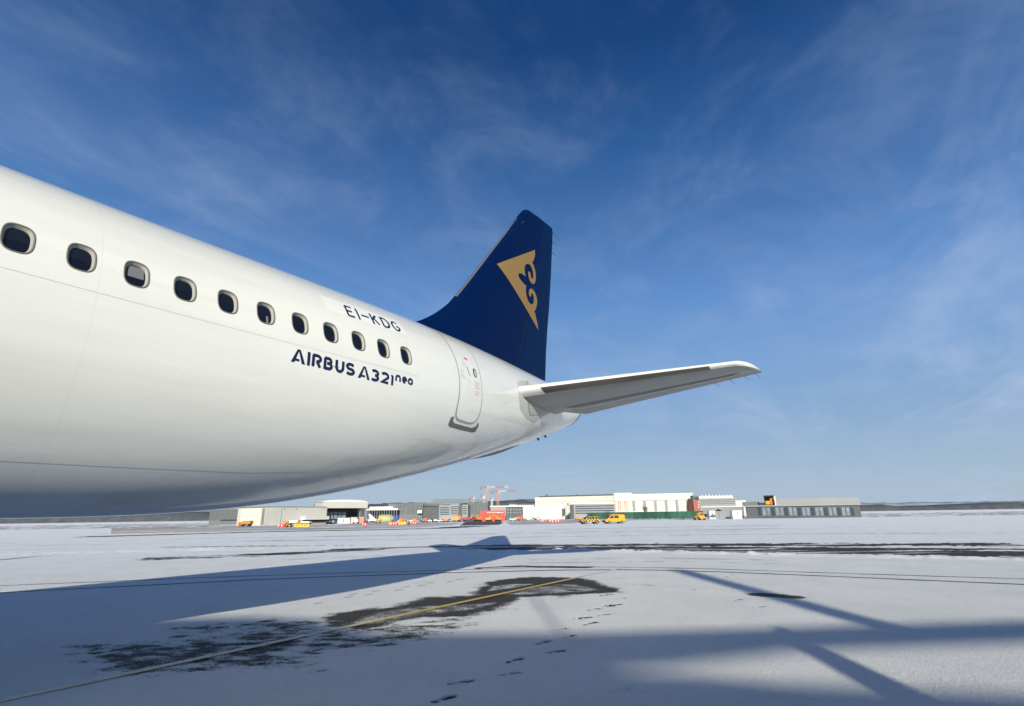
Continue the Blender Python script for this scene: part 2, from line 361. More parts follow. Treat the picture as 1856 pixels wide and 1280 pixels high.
def glyph(ch, x0, x1, y0, y1, t):
    """stroke letters in a box; returns list of polygon lists"""
    w = x1 - x0; h = y1 - y0; q = t / 2
    X = lambda u: x0 + q + u * (w - t); Y = lambda v: y0 + q + v * (h - t)
    S = []
    def L(*pts, tt=t): S.append(stroke([(X(u), Y(v)) for u, v in pts], tt))
    def C(pts, tt=t): S.append(stroke(pts, tt))
    if ch == 'A':
        S.append([[(x0, y0), (x0 + t * 1.15, y0), (x0 + w * .5 + t * .1, y0 + h * .93), (x0 + w * .5 + t * .1, y1), (x0 + w * .5 - t * .45, y1)]])
        S.append([[(x0 + w * .5 - t * .2, y1), (x0 + w * .5 + t * .55, y1), (x1, y0), (x1 - t * 1.15, y0)]])
        S.append([[(x0 + w * .18, y0 + h * .13), (x0 + w * .46, y0 + h * .13), (x0 + w * .60, y0 + h * .13), (x0 + w * .55, y0 + h * .30), (x0 + w * .30, y0 + h * .30)]])
    elif ch == 'I': S.append([[(x0, y0), (x1, y0), (x1, y1), (x0, y1)]])
    elif ch == '-': S.append([[(x0, y0 + h * .42), (x1, y0 + h * .42), (x1, y0 + h * .42 + t), (x0, y0 + h * .42 + t)]])
    elif ch == 'E': L((0, -.02), (0, 1.02)); L((0, 1), (1, 1)); L((0, .5), (.85, .5)); L((0, 0), (1, 0))
    elif ch == 'K': L((0, -.07), (0, 1.07)); L((.95, 1.0), (.1, .42)); L((.3, .6), (1, 0))
    elif ch == 'D': C([(X(0), Y(0)), (X(0), Y(1)), (X(.45), Y(1))] + arc(X(.45), Y(.5), X(1) - X(.45), Y(1) - Y(.5), 80, -80) + [(X(.45), Y(0)), (X(-.05), Y(0))])
    elif ch == 'G': C(arc(X(.5), Y(.5), (X(1) - X(0)) / 2, (Y(1) - Y(0)) / 2, 45, 350, 20)); L((1, .46), (.55, .46))
    elif ch == 'R':
        L((0, -.11), (0, 1)); C([(X(-.06), Y(1)), (X(.5), Y(1))] + arc(X(.55), Y(.72), X(1) - X(.55), Y(1) - Y(.72), 80, -90) + [(X(.42), Y(.44))]); L((.5, .44), (.98, -.1))
    elif ch == 'B':
        L((0, -.11), (0, 1.0)); C([(X(-.06), Y(1)), (X(.5), Y(1))] + arc(X(.55), Y(.76), X(.9) - X(.55), Y(1) - Y(.76), 80, -80) + [(X(.3), Y(.52))])
        C([(X(.5), Y(.52))] + arc(X(.6), Y(.26), X(1) - X(.6), Y(.52) - Y(.26), 80, -80) + [(X(-.06), Y(0))])
    elif ch == 'U': C([(X(0), Y(1.1)), (X(0), Y(.42))] + arc(X(.5), Y(.42), X(1) - X(.5), Y(.42) - Y(0), 180, 360, 14) + [(X(1), Y(1.1))])
    elif ch == 'S': C([(X(.95), Y(.9))] + arc(X(.48), Y(.75), X(.45) - X(0), Y(1) - Y(.75), 60, 250, 12) + arc(X(.5), Y(.25), X(.5) - X(0), Y(.5) - Y(.25), 75, -120, 12) + [(X(.02), Y(.08))])
    elif ch == '3': C(arc(X(.45), Y(.75), X(.5) - X(0), Y(1) - Y(.75), 140, -85, 14)); C(arc(X(.45), Y(.26), X(.53) - X(0), Y(.26) - Y(0), 85, -140, 14))
    elif ch == '2': C(arc(X(.48), Y(.7), X(.5) - X(0), Y(1) - Y(.7), 150, -30, 12) + [(X(.1), Y(.03)), (X(1.05), Y(.03))])
    elif ch == '1': L((1, -.1), (1, 1)); L((.2, .82), (1, .98))
    elif ch == 'n': C([(X(0), Y(-.1)), (X(0), Y(.45))] + arc(X(.5), Y(.5), X(.5) - X(0), Y(1) - Y(.5), 175, 5, 12) + [(X(1), Y(-.1))])
    elif ch == 'e': C([(X(.1), Y(.5)), (X(1), Y(.5))] + arc(X(.5), Y(.5), X(.5) - X(0), Y(1) - Y(.5), 10, 300, 16))
    elif ch == 'o': C(arc(X(.5), Y(.5), X(.5) - X(0), Y(1) - Y(.5), -100, 170, 14)); C(arc(X(.5), Y(.5), X(.5) - X(0), Y(1) - Y(.5), 165, 250, 8))
    return S
name = []
for ch, a, b in (('A', .395, .625), ('I', .652, .70), ('R', .728, .90), ('B', .93, 1.095), ('U', 1.138, 1.308), ('S', 1.33, 1.515), ('A', 1.575, 1.822), ('3', 1.83, 2.02), ('2', 2.045, 2.24), ('1', 2.255, 2.335)):
    name += glyph(ch, a, b, 3.915, 4.121, .049)
for ch, a, b in (('n', 2.375, 2.51), ('e', 2.535, 2.66), ('o', 2.675, 2.81)): name += glyph(ch, a, b, 4.006, 4.136, .040)
skin_decal('model_lettering', name, M['letters'], mode='z', off=.0035)
reg = []
for ch, a, b in (('E', 1.50, 1.675), ('I', 1.732, 1.772), ('-', 1.83, 2.0), ('K', 2.045, 2.22), ('D', 2.285, 2.48), ('G', 2.535, 2.74)):
    reg += glyph(ch, a, b, R(30.1) * AR, R(38.7) * AR, .043)
skin_decal('registration_lettering', reg, M['letters'], mode='phi', off=.0045)
skin_decal('registration_panel', [[[(1.06, R(41) * AR), (1.10, R(30) * AR), (2.86, R(28.5) * AR), (2.80, R(41.5) * AR)]]], M['white2'], mode='phi', off=.0015)
skin_decal('skin_joint', [stroke([(-4.5, 4.17), (-2, 4.175), (.5, 4.185), (2.95, 4.21), (2.955, 4.38)], .0045)], M['jointline'], mode='z', off=.002)
skin_decal('skin_joint', [stroke([(-4.5, 2.38), (-1, 2.385), (.34, 2.40), (1.76, 2.49), (3.0, 2.70), (3.6, 2.86)], .006)], M['jointline'], mode='z', off=.002)

# passenger door with its outline
dz = lambda lst: [(x, R(p) * AR) for x, p in lst]
DOOR = dz([(4.16, 44), (4.15, 36), (4.155, 24), (4.165, 14), (4.17, 4.6), (4.17, -3), (4.155, -12), (4.165, -17.3), (4.20, -19.8), (4.28, -21.5), (4.44, -22.7), (4.62, -23.8), (4.80, -24.6), (4.91, -23.8), (4.98, -21.5), (5.01, -17.5), (5.01, -11), (4.985, -1.2), (4.97, 8), (4.97, 20), (4.97, 31), (4.97, 44), (4.93, 49), (4.84, 51), (4.6, 50.8), (4.3, 50.3), (4.2, 48.5)])
door = skin_decal('passenger_door', [[DOOR]], M['white'], mode='phi', off=.004)
dw = [.026] * 5 + [.03, .036, .044, .05, .056, .056, .052, .046, .040, .034, .028, .024] + [.022] * 10
skin_decal('door_outline', [stroke(DOOR, dw, closed=True)], M['outline'], parent=door, mode='phi', off=.006)
skin_decal('door_sill_plate', [[dz([(4.13, -19.0), (4.04, -20.1), (4.03, -24.8), (4.10, -26.4), (5.00, -32.0), (5.11, -31.5), (5.135, -26.4), (5.05, -23.9), (5.035, -27.0), (4.91, -28.2), (4.22, -23.9), (4.15, -22.4)])]], M['dgrey'], mode='phi', off=.0035)
skin_decal('door_handle', [stroke(dz([(4.50, 16.5), (4.555, 9.5)]), .02)], M['dgrey'], parent=door, mode='phi', off=.008)
skin_decal('door_window', [[arc(4.77, R(13.1) * AR, .075, .13, 0, 337, 15)]], M['dgrey'], parent=door, mode='phi', off=.0065, gx=.1, gy=.1)
skin_decal('door_window_pane', [[arc(4.78, R(12.7) * AR, .045, .085, 0, 337, 15)]], M['ink'], parent=door, mode='phi', off=.009, gx=.1, gy=.1)
skin_decal('warning_marking', [stroke(dz([(4.5, 24.3), (4.62, 23.4)]), .05)], M['red'], parent=door, mode='phi', off=.0065)
mk = []
for q in range(9): mk.append(stroke(dz([(4.70 + .01 * random.random(), 6.4 - 1.25 * q), (4.90 - .05 * random.random(), 6.0 - 1.25 * q)]), .014))
mk.pop(5)
skin_decal('instruction_marking', mk, M['redink'], parent=door, mode='phi', off=.0065)
mk = []
for q in range(5): mk.append(stroke(dz([(4.23, 13.4 - 1.5 * q), (4.30 + .1 * random.random(), 13.0 - 1.5 * q)]), .012))
for q in range(3): mk.append(stroke(dz([(4.36, 20.2 - 1.6 * q), (4.56 - .1 * random.random(), 19.6 - 1.6 * q)]), .008))
for q in range(2): mk.append(stroke(dz([(4.46, 6.6 - 1.8 * q), (4.54, 6.3 - 1.8 * q)]), .008))
skin_decal('instruction_marking', mk, M['ink'], parent=door, mode='phi', off=.0065)
# apron plate round the stabilizer root, with its slits
skin_decal('stabilizer_apron', [[dz([(6.77, 17.0), (7.12, 20.5), (7.48, 23.5), (7.74, 17.4), (7.9, 8), (8.5, -6), (8.9, -14), (8.38, -19.6), (7.89, -29.1), (7.3, -22), (6.80, -12), (6.70, 0), (6.68, 9)])]], M['plate'], mode='phi', off=.003)
for sl_ in (stroke(dz([(7.40, 22.4), (7.33, 18), (7.28, 11)]), .022), stroke(dz([(7.22, -3.5), (7.33, -12), (7.50, -18.9)]), .026), stroke(dz([(6.70, 8.5), (6.84, 3.8), (7.0, .2), (7.22, -3.3)]), .022)): skin_decal('apron_slit', [sl_], M['black'], mode='phi', off=.006)
skin_decal('apron_panel', [[dz([(7.27, -4.0), (7.52, -18.3), (8.12, -17.4), (8.6, -13), (8.6, -8)])]], M['bezel'], mode='phi', off=.0045)
skin_decal('apron_slit', [stroke(dz([(7.52, -18.7), (8.12, -18.0)]), .012)], M['dgrey'], mode='phi', off=.007)

for xx, pp in ((6.02, -6.5), (6.12, -6.9), (6.2, -6.2), (5.98, -9.0)): skin_decal('static_port', [[arc(xx, R(pp) * AR, .012, .014, 0, 320, 8)]], M['dgrey'], mode='phi', off=.003)

# ------------------------------------------------------------------ fin
finBase = [(4.836, 5.90), (10.50, 5.62)]
LEp = np.array([(4.50, 5.86), (4.62, 6.17), (4.84, 6.285), (5.112, 6.452), (5.35, 6.62), (5.596, 6.822), (5.83, 7.03), (6.049, 7.276), (6.65, 8.03), (7.417, 9.023), (8.40, 10.26), (9.22, 11.29)])
TEp = np.array([(10.50, 5.55), (10.54, 5.95), (10.64, 6.837), (10.78, 7.7), (10.94, 8.499), (11.15, 9.8), (11.343, 11.2), (11.37, 11.62)])
TOPp = np.array([(9.22, 11.29), (9.37, 11.49), (9.47, 11.61), (9.60, 11.70), (9.811, 11.775), (10.41, 11.813), (11.0, 11.81), (11.33, 11.80), (11.385, 11.77), (11.37, 11.62)])
def resamp(P, n):
    s = np.concatenate([[0], np.cumsum(np.hypot(*np.diff(P, axis=0).T))]); s /= s[-1]; t = np.linspace(0, 1, n); return np.stack([np.interp(t, s, P[:, 0]), np.interp(t, s, P[:, 1])], 1)
def naca(u, t):
    u = np.clip(u, 0, 1); return 5 * t * (.2969 * np.sqrt(u) - .126 * u - .3516 * u ** 2 + .2843 * u ** 3 - .1020 * u ** 4)
NU, NV = 60, 70
def fin_grid():
    ub = (1 - np.cos(np.linspace(0, math.pi, NU))) / 2
    L = resamp(LEp, NV); T = resamp(TEp, NV); top = resamp(TOPp, NU)
    vs = np.linspace(0, 1, NV); G = np.zeros((NV, NU, 3)); B0, B1 = L[0], T[0]
    sT = np.linspace(0, 1, 200); tp = resamp(TOPp, 200)
    for j, v in enumerate(vs):
        for i, u in enumerate(ub):
            bot = B0 + (B1 - B0) * u; tt = np.array([np.interp(u, sT, tp[:, 0]), np.interp(u, sT, tp[:, 1])])
            P = (1 - v) * bot + v * tt + (1 - u) * L[j] + u * T[j] - ((1 - u) * (1 - v) * B0 + u * (1 - v) * B1 + (1 - u) * v * L[-1] + u * v * T[-1])
            ch = T[j][0] - L[j][0]; th = naca(u, .105) * min(ch, 5.0) * math.sqrt(max(0, 1 - max(0, (v - .93) / .07) ** 2))
            G[j, i] = (P[0], th, P[1])
    return ub, G
ub, FG = fin_grid()
def sheet(G, name, mat, parent, i0=0, i1=None, off=0, j0=0, j1=None, closed=False):
    """both skins of a symmetric surface between chord columns i0..i1"""
    i1 = G.shape[1] if i1 is None else i1; j1 = G.shape[0] if j1 is None else j1; S = G[j0:j1, i0:i1]; nv, nu = S.shape[:2]
    P = S.copy(); P[..., 1] = -(S[..., 1] + off); Q = S.copy(); Q[..., 1] = S[..., 1] + off
    V = list(P.reshape(-1, 3)) + list(Q.reshape(-1, 3)); n = nv * nu; Fc = []
    for j in range(nv - 1):
        for i in range(nu - 1):
            a = j * nu + i; Fc.append((a, a + 1, a + nu + 1, a + nu)); Fc.append((n + a, n + a + nu, n + a + nu + 1, n + a + 1))
    for j in range(nv - 1):
        for i, flip in ((0, 0), (nu - 1, 1)):
            a = j * nu + i; f = (a, a + nu, n + a + nu, n + a); Fc.append(f if not flip else f[::-1])
    for i in range(nu - 1):
        a = (nv - 1) * nu + i; Fc.append((a, a + 1, n + a + 1, n + a))
    return meshobj(name, V, Fc, mat, parent, True)
hi = int(np.argmin(abs(ub - .70)))
fin = sheet(FG, 'vertical_stabilizer', M['navy'], plane, 0, hi + 1)
RG = FG.copy(); RG[:, hi:, 1] *= .985
rud = sheet(RG, 'rudder', M['navy_rudder'], plane, hi, NU, j0=3)
def fin_y(x, z):
    d = (FG[..., 0] - x) ** 2 + (FG[..., 2] - z) ** 2; k = np.unravel_index(np.argmin(d), d.shape); return FG[k][1]
# smooth lookup of the half-thickness over the fin
_fp = np.stack([FG[..., 0].ravel(), FG[..., 2].ravel()], 1); _fy = FG[..., 1].ravel()
def fin_half(x, z):
    d = (_fp[:, 0] - x) ** 2 + (_fp[:, 1] - z) ** 2; k = np.argpartition(d, 8)[:8]; w = 1 / (d[k] + 1e-5); return float((w * _fy[k]).sum() / w.sum())
def fin_decal(name, polys, mat, parent, off=.008, g=.12):
    V, Fc = cut_grid(polys, g, g); Y = [-(fin_half(x, z) + off) for x, z in V]
    return meshobj(name, [(x, y, z) for (x, z), y in zip(V, Y)], [f for f in Fc], mat, parent)
E1 = [(705, 165), (195, 352), (388, 640), (510, 823), (600, 957), (760, 1195), (757, 1150), (745, 1100), (725, 1030), (712, 985), (698, 955), (715, 940), (730, 905), (740, 855), (740, 810), (727, 755), (702, 705), (678, 678), (655, 664), (635, 670), (621, 690), (617, 725), (624, 757), (638, 772), (652, 766), (651, 745), (656, 728), (668, 724), (680, 742), (689, 775), (692, 810), (688, 845), (670, 872), (640, 862), (612, 830), (590, 780), (577, 725), (574, 675), (580, 630), (555, 615), (520, 580), (490, 545), (472, 510), (470, 487), (488, 471), (520, 478), (550, 497), (572, 515), (564, 470), (556, 425), (562, 380), (577, 356), (602, 346), (632, 357), (656, 392), (672, 432), (680, 480), (680, 518), (670, 540), (655, 532), (647, 505), (639, 465), (626, 445), (611, 449), (607, 475), (615, 520), (632, 565), (658, 598), (685, 607), (705, 592), (717, 552), (720, 500), (712, 440), (695, 385), (680, 350), (665, 326), (682, 308), (697, 275), (706, 225)]
emb = []
for x, y in E1:
    p = onplane(870 + x / 7.113, 430 + y / 7.113, -.13); emb.append((p[0], p[2]))
fin_decal('tail_emblem', [emb], M['gold'], fin, off=.012)
# leading edge strip
le = resamp(LEp, 200); sel = [k for k in range(200) if 7.33 < le[k][1] < 11.27][::6]
VV = []; FF = []
for k in sel:
    x, z = le[k]
    for s in (-1, 1):
        for d in (0.0, .02, .06, .13, .21):
            VV.append((x + d - .012, s * (naca(d / 4.2, .105) * 4.2 + .008) if d > 0 else s * .001, z - d * .35))
nn = 10
for r in range(len(sel) - 1):
    for a, b in ((0, 1), (1, 2), (2, 3), (3, 4)): FF.append((r * nn + a, r * nn + b, (r + 1) * nn + b, (r + 1) * nn + a)); FF.append((r * nn + 5 + b, r * nn + 5 + a, (r + 1) * nn + 5 + a, (r + 1) * nn + 5 + b))
meshobj('leading_edge_strip', VV, FF, M['metal'], fin, True)
for px, py in ((1001, 421), (1001, 438), (1000, 457)):
    p = onplane(px, py, 0); MB().tube(p - np.array([.1, 0, 0]), p + np.array([.17, 0, -.02]), .012, .006, 6).tube(p + np.array([.15, 0, -.02]), p + np.array([.42, 0, -.09]), .006, .003, 6).build('static_wick', M['black'], rud)
# rudder hinge gap and white fairing at the fin root
hp = [(FG[j, hi, 0], FG[j, hi, 2]) for j in range(8, NV - 3, 4)]
VV = []; FF = []
fx = np.linspace(4.75, 10.2, 50)
for k, x in enumerate(fx):
    zt = ZC + float(fT(x)); h = .19 * math.sin(math.pi * min(1, max(0, (x - 4.75) / 4.2)) ** .6) + .02; wd = .10 + .42 * naca((x - 4.6) / 6.2, .105) * 5
    for s in (-1, 1): VV += [(x, s * (wd + .02), zt - .06), (x, s * (wd - .01), zt + h), (x, s * (wd - .05), zt + h + .01)]
for k in range(len(fx) - 1):
    a = k * 6; b = a + 6; FF += [(a, b, b + 1, a + 1), (a + 1, b + 1, b + 2, a + 2), (a + 3, a + 4, b + 4, b + 3), (a + 4, a + 5, b + 5, b + 4)]
meshobj('fin_root_fairing', VV, FF, M['white2'], plane, True)

# ------------------------------------------------------------------ horizontal stabilizers
def hstab(sgn):
    NVh, NUh = 60, 50; u = (1 - np.cos(np.linspace(0, math.pi, NUh))) / 2; G = np.zeros((NVh, NUh, 3)); 
    A = np.array([6.70, -1.56, 4.70]); Bt = np.array([10.05, -6.15, 5.36]); Ct = np.array([10.42, -.81, 4.56]); Dt = np.array([11.70, -6.2, 5.40])
    TH = np.zeros((NVh, NUh))
    ys = -np.concatenate([np.linspace(.5, 5.9, NVh - 16), 5.9 + .32 * np.sin(np.linspace(0, math.pi / 2, 17)[1:])])
    for j, y in enumerate(ys):
        a = (y - A[1]) / (Bt[1] - A[1]); c = (y - Ct[1]) / (Dt[1] - Ct[1]); L = A + (Bt - A) * a; T = Ct + (Dt - Ct) * c
        e = max(0, (-y - 5.9) / .32); r = 1 - math.sqrt(max(0, 1 - e * e)); ch = T[0] - L[0]; L = L + (T - L) * r * .80
        for i, uu in enumerate(u):
            P = L + (T - L) * uu; G[j, i] = (P[0], y, P[2]); TH[j, i] = naca(uu, .105) * (ch) * math.sqrt(max(0.0, 1 - e ** 4)) + .002
    def skin(i0, i1, name, mat, parent, off=0.0, jj0=0, jj1=NVh, caps=True, scale=1.0):
        S = G[jj0:jj1, i0:i1]; T = TH[jj0:jj1, i0:i1] * scale + off; nv, nu = T.shape; V = []; 
        for s in (-1, 1):
            Q = S.copy(); Q[..., 2] += s * T; Q[..., 1] *= -sgn if False else 1
            V += list(Q.reshape(-1, 3))
        V = np.array(V)
        if sgn > 0: V[:, 1] *= -1
        n = nv * nu; Fc = []
        for j in range(nv - 1):
            for i in range(nu - 1):
                a = j * nu + i; Fc.append((a, a + 1, a + nu + 1, a + nu)); Fc.append((n + a, n + a + nu, n + a + nu + 1, n + a + 1))
            for i, fl in ((0, 0), (nu - 1, 1)):
                if not caps: continue
                a = j * nu + i; f = (a, a + nu, n + a + nu, n + a); Fc.append(f[::-1] if fl else f)
        for jx in ((0, nv - 1) if caps else ((nv - 1,) if jj1 == NVh else ())):
            for i in range(nu - 1): a = jx * nu + i; Fc.append((a, n + a, n + a + 1, a + 1))
        if sgn > 0: Fc = [f[::-1] for f in Fc]
        return meshobj(name, V, Fc, mat, parent, True)
    he = int(np.argmin(abs(u - .66))); hb = int(np.argmin(abs(u - .07)))
    st = skin(hb, he + 1, 'horizontal_stabilizer', M['hgrey'], plane)
    if sgn > 0: st['label'] = 'far side tailplane'
    y2j = lambda y: int(np.argmin(abs(ys + y)))
    skin(0, hb + 1, 'leading_edge', M['white2'], st, 0.0, 0, y2j(2.05) + 1, caps=False)
    skin(0, hb + 1, 'leading_edge', M['white2'], st, 0.0, y2j(2.05), y2j(5.35) + 1, caps=False)
    def under_strip(nm, u0, u1, mt, ya, yb, off):
        cols = [i for i in range(NUh) if u0 <= u[i] <= u1]; rows = range(y2j(ya), y2j(yb) + 1); VV = []; FF = []; nc = len(cols)
        for k, j in enumerate(rows):
            for q, i in enumerate(cols): VV.append((G[j, i, 0] - (.004 if i < 3 else 0), G[j, i, 1] * (-1 if sgn > 0 else 1), G[j, i, 2] - TH[j, i] - off))
            if k:
                for q in range(nc - 1): a = (k - 1) * nc + q; FF.append((a, a + 1, a + nc + 1, a + nc))
        return meshobj(nm, VV, FF, mt, st, True)
    under_strip('metal_leading_edge', .0005, .075, M['metal_dark'], 2.05, 5.35, .003)
    under_strip('shroud_recess', .47, .605, M['dgrey2'], 1.7, 5.75, .003)
    under_strip('shroud_lip', .60, .70, M['lip'], 1.9, 5.7, .009)
    skin(0, hb + 1, 'tip_leading_edge', M['white2'], st, 0.0, y2j(5.35), NVh, caps=False)
    el = skin(he, NUh, 'elevator', M['hgrey2'], st, 0, y2j(1.35), NVh - 3, scale=.90)
    for y in (5.0, 5.45, 5.75, 6.05):
        j = y2j(y); p = G[j, -1].copy(); p[1] *= (-1 if sgn > 0 else 1); MB().tube(p - np.array([.08, 0, 0]), p + np.array([.2, -.03, -.03]), .006, .004, 6).tube(p + np.array([.19, -.03, -.03]), p + np.array([.34, -.05, -.05]), .005, .003, 6).build('static_wick', M['black'], el)
    return st
hstab(-1); hstab(1)

# antennas and fairings under the tail
def blade(px, py, nm):
    p = onplane(px, py, 0); mb = MB(); x, y, z = p; z += .12
    mb.add([(x - .16, -.02, z), (x + .05, -.02, z), (x + .05, .02, z), (x - .16, .02, z), (x + .1, -.008, z - .19), (x + .19, -.008, z - .17), (x + .19, .008, z - .17), (x + .1, .008, z - .19)], [(0, 1, 2, 3), (4, 7, 6, 5), (0, 4, 5, 1), (1, 5, 6, 2), (2, 6, 7, 3), (3, 7, 4, 0)])
    mb.build(nm, M['dgrey'], plane)
blade(972, 794, 'blade_antenna'); blade(985, 789, 'blade_antenna')
VV = []; FF = []
bx = np.linspace(6.6, 9.0, 16)
for k, x in enumerate(bx):
    zb = ZC + float(fB(x)); h = .07 * math.sin(math.pi * k / 15)
    VV += [(x, -.16, zb + .03), (x, -.12, zb - h), (x, .12, zb - h), (x, .16, zb + .03)]
    if k: a = (k - 1) * 4; FF += [(a, a + 1, a + 5, a + 4), (a + 1, a + 2, a + 6, a + 5), (a + 2, a + 3, a + 7, a + 6)]
meshobj('tail_bumper', VV, FF, M['hgrey2'], plane, True)

# wings, engines and landing gear stand ahead of the frame; the wing shades the near snow
def wing(sgn):
    secs = [(0.8, -17.6, 7.6, 2.75, .14), (1.9, -17.0, 7.0, 2.85, .14), (6.4, -14.25, 3.95, 3.25, .12), (16.6, -9.3, 1.6, 4.05, .11), (17.2, -8.75, 1.25, 4.4, .1), (17.5, -8.2, .95, 5.2, .1), (17.75, -7.6, .6, 6.3, .1)]
    n = 24; u = (1 - np.cos(np.linspace(0, math.pi, n))) / 2; V = []; Fc = []
    for y, x, c, z, t in secs:
        up = [(x + c * a, sgn * y, z + naca(a, t) * c) for a in u]; lo = [(x + c * a, sgn * y, z - naca(a, t) * c * .7) for a in u[::-1][1:-1]]; V += up + lo
    m = 2 * n - 2
    for j in range(len(secs) - 1):
        for i in range(m): Fc.append((j * m + i, j * m + (i + 1) % m, (j + 1) * m + (i + 1) % m, (j + 1) * m + i))
    Fc.append(tuple(range((len(secs) - 1) * m, len(secs) * m))); meshobj('wing', V, Fc, M['hgrey'], plane, True)
    prof = [(0, .95), (.12, 1.08), (.8, 1.2), (2.2, 1.15), (3.2, .95), (3.6, .7), (4.6, .45), (5.0, .2)]; V = []; Fc = []
    for x, r in prof:
        for k in range(28): a = 2 * math.pi * k / 28; V.append((-17.2 + x, sgn * 5.75 + r * math.cos(a), 2.05 + r * math.sin(a)))
    for j in range(len(prof) - 1):
        for k in range(28): Fc.append((j * 28 + k, j * 28 + (k + 1) % 28, (j + 1) * 28 + (k + 1) % 28, (j + 1) * 28 + k))
    meshobj('engine', V, Fc, M['navy'], plane, True)
    MB().box(-15.6, -12, sgn * 5.75 - .15, sgn * 5.75 + .15, 2.7, 3.35).build('engine_pylon', M['hgrey'], plane)
    g = MB().tube((-10.6, sgn * 3.8, 2.9), (-10.6, sgn * 3.8, .58), .14).build('landing_gear', M['metal'], plane)
    for s in (-.42, .42): MB().tube((-10.6, sgn * 3.8 + s - .2, .58), (-10.6, sgn * 3.8 + s + .2, .58), .58, n=24).build('wheel', M['black'], g)
wing(-1); wing(1)
MB().tube((-26.6, 0, 2), (-26.6, 0, .4), .1).tube((-26.6, -.45, .38), (-26.6, -.2, .38), .38, n=20).tube((-26.6, .2, .38), (-26.6, .45, .38), .38, n=20).build('nose_gear', M['metal'], plane)

# ------------------------------------------------------------------ ground
def ground():
    heading = math.atan2(HD[1], HD[0]); fine = np.arange(-54, 54, .15); coarse = np.arange(54, 306, 6.0)
    ang = np.concatenate([fine, coarse]); na = len(ang)
    r = [.4]
    while r[-1] < 9000:
        k = r[-1]; r.append(k * (1.10 if k < 3.2 else 1.0032 if k < 13 else 1.0055 if k < 30 else 1.010 if k < 190 else 1.05))
    r = np.array(r); nr = len(r)
    A = heading - np.radians(ang); X = CAM[0] + r[:, None] * np.cos(A); Y = CAM[1] + r[:, None] * np.sin(A)
    x = X.ravel(); y = Y.ravel(); z = Zg(x, y); n = len(x)
    d = (x - CAM[0]) * HD[0] + (y - CAM[1]) * HD[1]; q = (x - CAM[0]) * HR[0] + (y - CAM[1]) * HR[1]
    gp = lambda L: np.array([onground(*p) for p in L])
    near = (d > 1) & (d < 45)
    def poly_sdf(P):
        """signed distance, negative inside"""
        out = np.full(n, 50.0); c = P.mean(0); rad = np.hypot(*(P - c).T).max() + 4; m = np.hypot(x - c[0], y - c[1]) < rad; xx, yy = x[m], y[m]
        dd = np.full(len(xx), 1e9); ins = np.zeros(len(xx), bool)
        for i in range(len(P)):
            a, b = P[i - 1], P[i]; e = b - a; t = np.clip(((xx - a[0]) * e[0] + (yy - a[1]) * e[1]) / (e @ e + 1e-12), 0, 1)
            dd = np.minimum(dd, np.hypot(xx - a[0] - t * e[0], yy - a[1] - t * e[1]))
            c1 = (a[1] > yy) != (b[1] > yy); 
            if abs(b[1] - a[1]) > 1e-9: ins ^= c1 & (xx < (b[0] - a[0]) * (yy - a[1]) / (b[1] - a[1]) + a[0])
        out[m] = np.where(ins, -dd, dd); return out
    def line_d(P):
        out = np.full(n, 50.0); c = (P.min(0) + P.max(0)) / 2; rad = np.hypot(*(P - c).T).max() + 5; m = np.hypot(x - c[0], y - c[1]) < rad; xx, yy = x[m], y[m]; dd = np.full(len(xx), 1e9)
        for i in range(1, len(P)):
            a, b = P[i - 1], P[i]; e = b - a; t = np.clip(((xx - a[0]) * e[0] + (yy - a[1]) * e[1]) / (e @ e + 1e-12), 0, 1); dd = np.minimum(dd, np.hypot(xx - a[0] - t * e[0], yy - a[1] - t * e[1]))
        out[m] = dd; return out
    f1 = fbm(x * 1.3, y * 1.3, 5, 1) - .5; f2 = fbm(x * 4.2, y * 4.2, 4, 5) - .5
    ca, sa = math.cos(R(-52)), math.sin(R(-52))            # wind/plough direction across the view
    al = x * ca + y * sa; ac = -x * sa + y * ca
    st = fbm(al * .10, ac * 1.1, 5, 9) - .5; st2 = fbm(al * .35, ac * 3.2, 4, 19) - .5
    S = np.full(n, 1.0) + .10 * st + .05 * f1
    # dark wet patch with slushy middles
    P = gp([(575, 1128), (600, 1113), (640, 1104), (690, 1101), (740, 1093), (770, 1083), (810, 1083), (850, 1080), (862, 1068), (890, 1056), (930, 1049), (960, 1044), (1000, 1046), (1060, 1050), (1100, 1058), (1122, 1073), (1100, 1075), (1060, 1077), (1010, 1081), (960, 1085), (930, 1094), (920, 1104), (880, 1110), (840, 1119), (790, 1119), (740, 1125), (700, 1133), (650, 1136), (610, 1134)])
    e = poly_sdf(P) + .55 * f1 + .45 * f2 + .45 * st2; S = np.minimum(S, sstep(-.50, .36, e))
    for L, amt, w in (([(628, 1131), (650, 1119), (690, 1108), (740, 1100), (800, 1095), (870, 1093), (910, 1096), (860, 1106), (800, 1114), (745, 1122), (700, 1129), (660, 1133)], .50, .25), ([(900, 1078), (950, 1068), (1000, 1058), (1050, 1058), (1095, 1070), (1060, 1074), (1000, 1077), (940, 1081)], .52, .3), ([(890, 1063), (930, 1058), (980, 1058), (930, 1067), (880, 1073)], .62, .2), ([(860, 1095), (900, 1090), (915, 1094), (880, 1099)], .6, .2)):
        e = poly_sdf(gp(L)) + .3 * f1 + .15 * f2; S = np.maximum(S, amt * (1 - sstep(-w, w * .6, e)) * (.92 + 1.0 * f2 + .35 * st2))
    # thin mottled snow at the left
    e = poly_sdf(gp([(300, 1140), (448, 1128), (520, 1118), (600, 1135), (700, 1134), (800, 1122), (850, 1122), (870, 1130), (800, 1150), (740, 1170), (660, 1185), (560, 1200), (448, 1215), (250, 1225)])) + .5 * f1
    mot = fbm(al * 3.2, ac * 6.0, 5, 31, .68) - .5
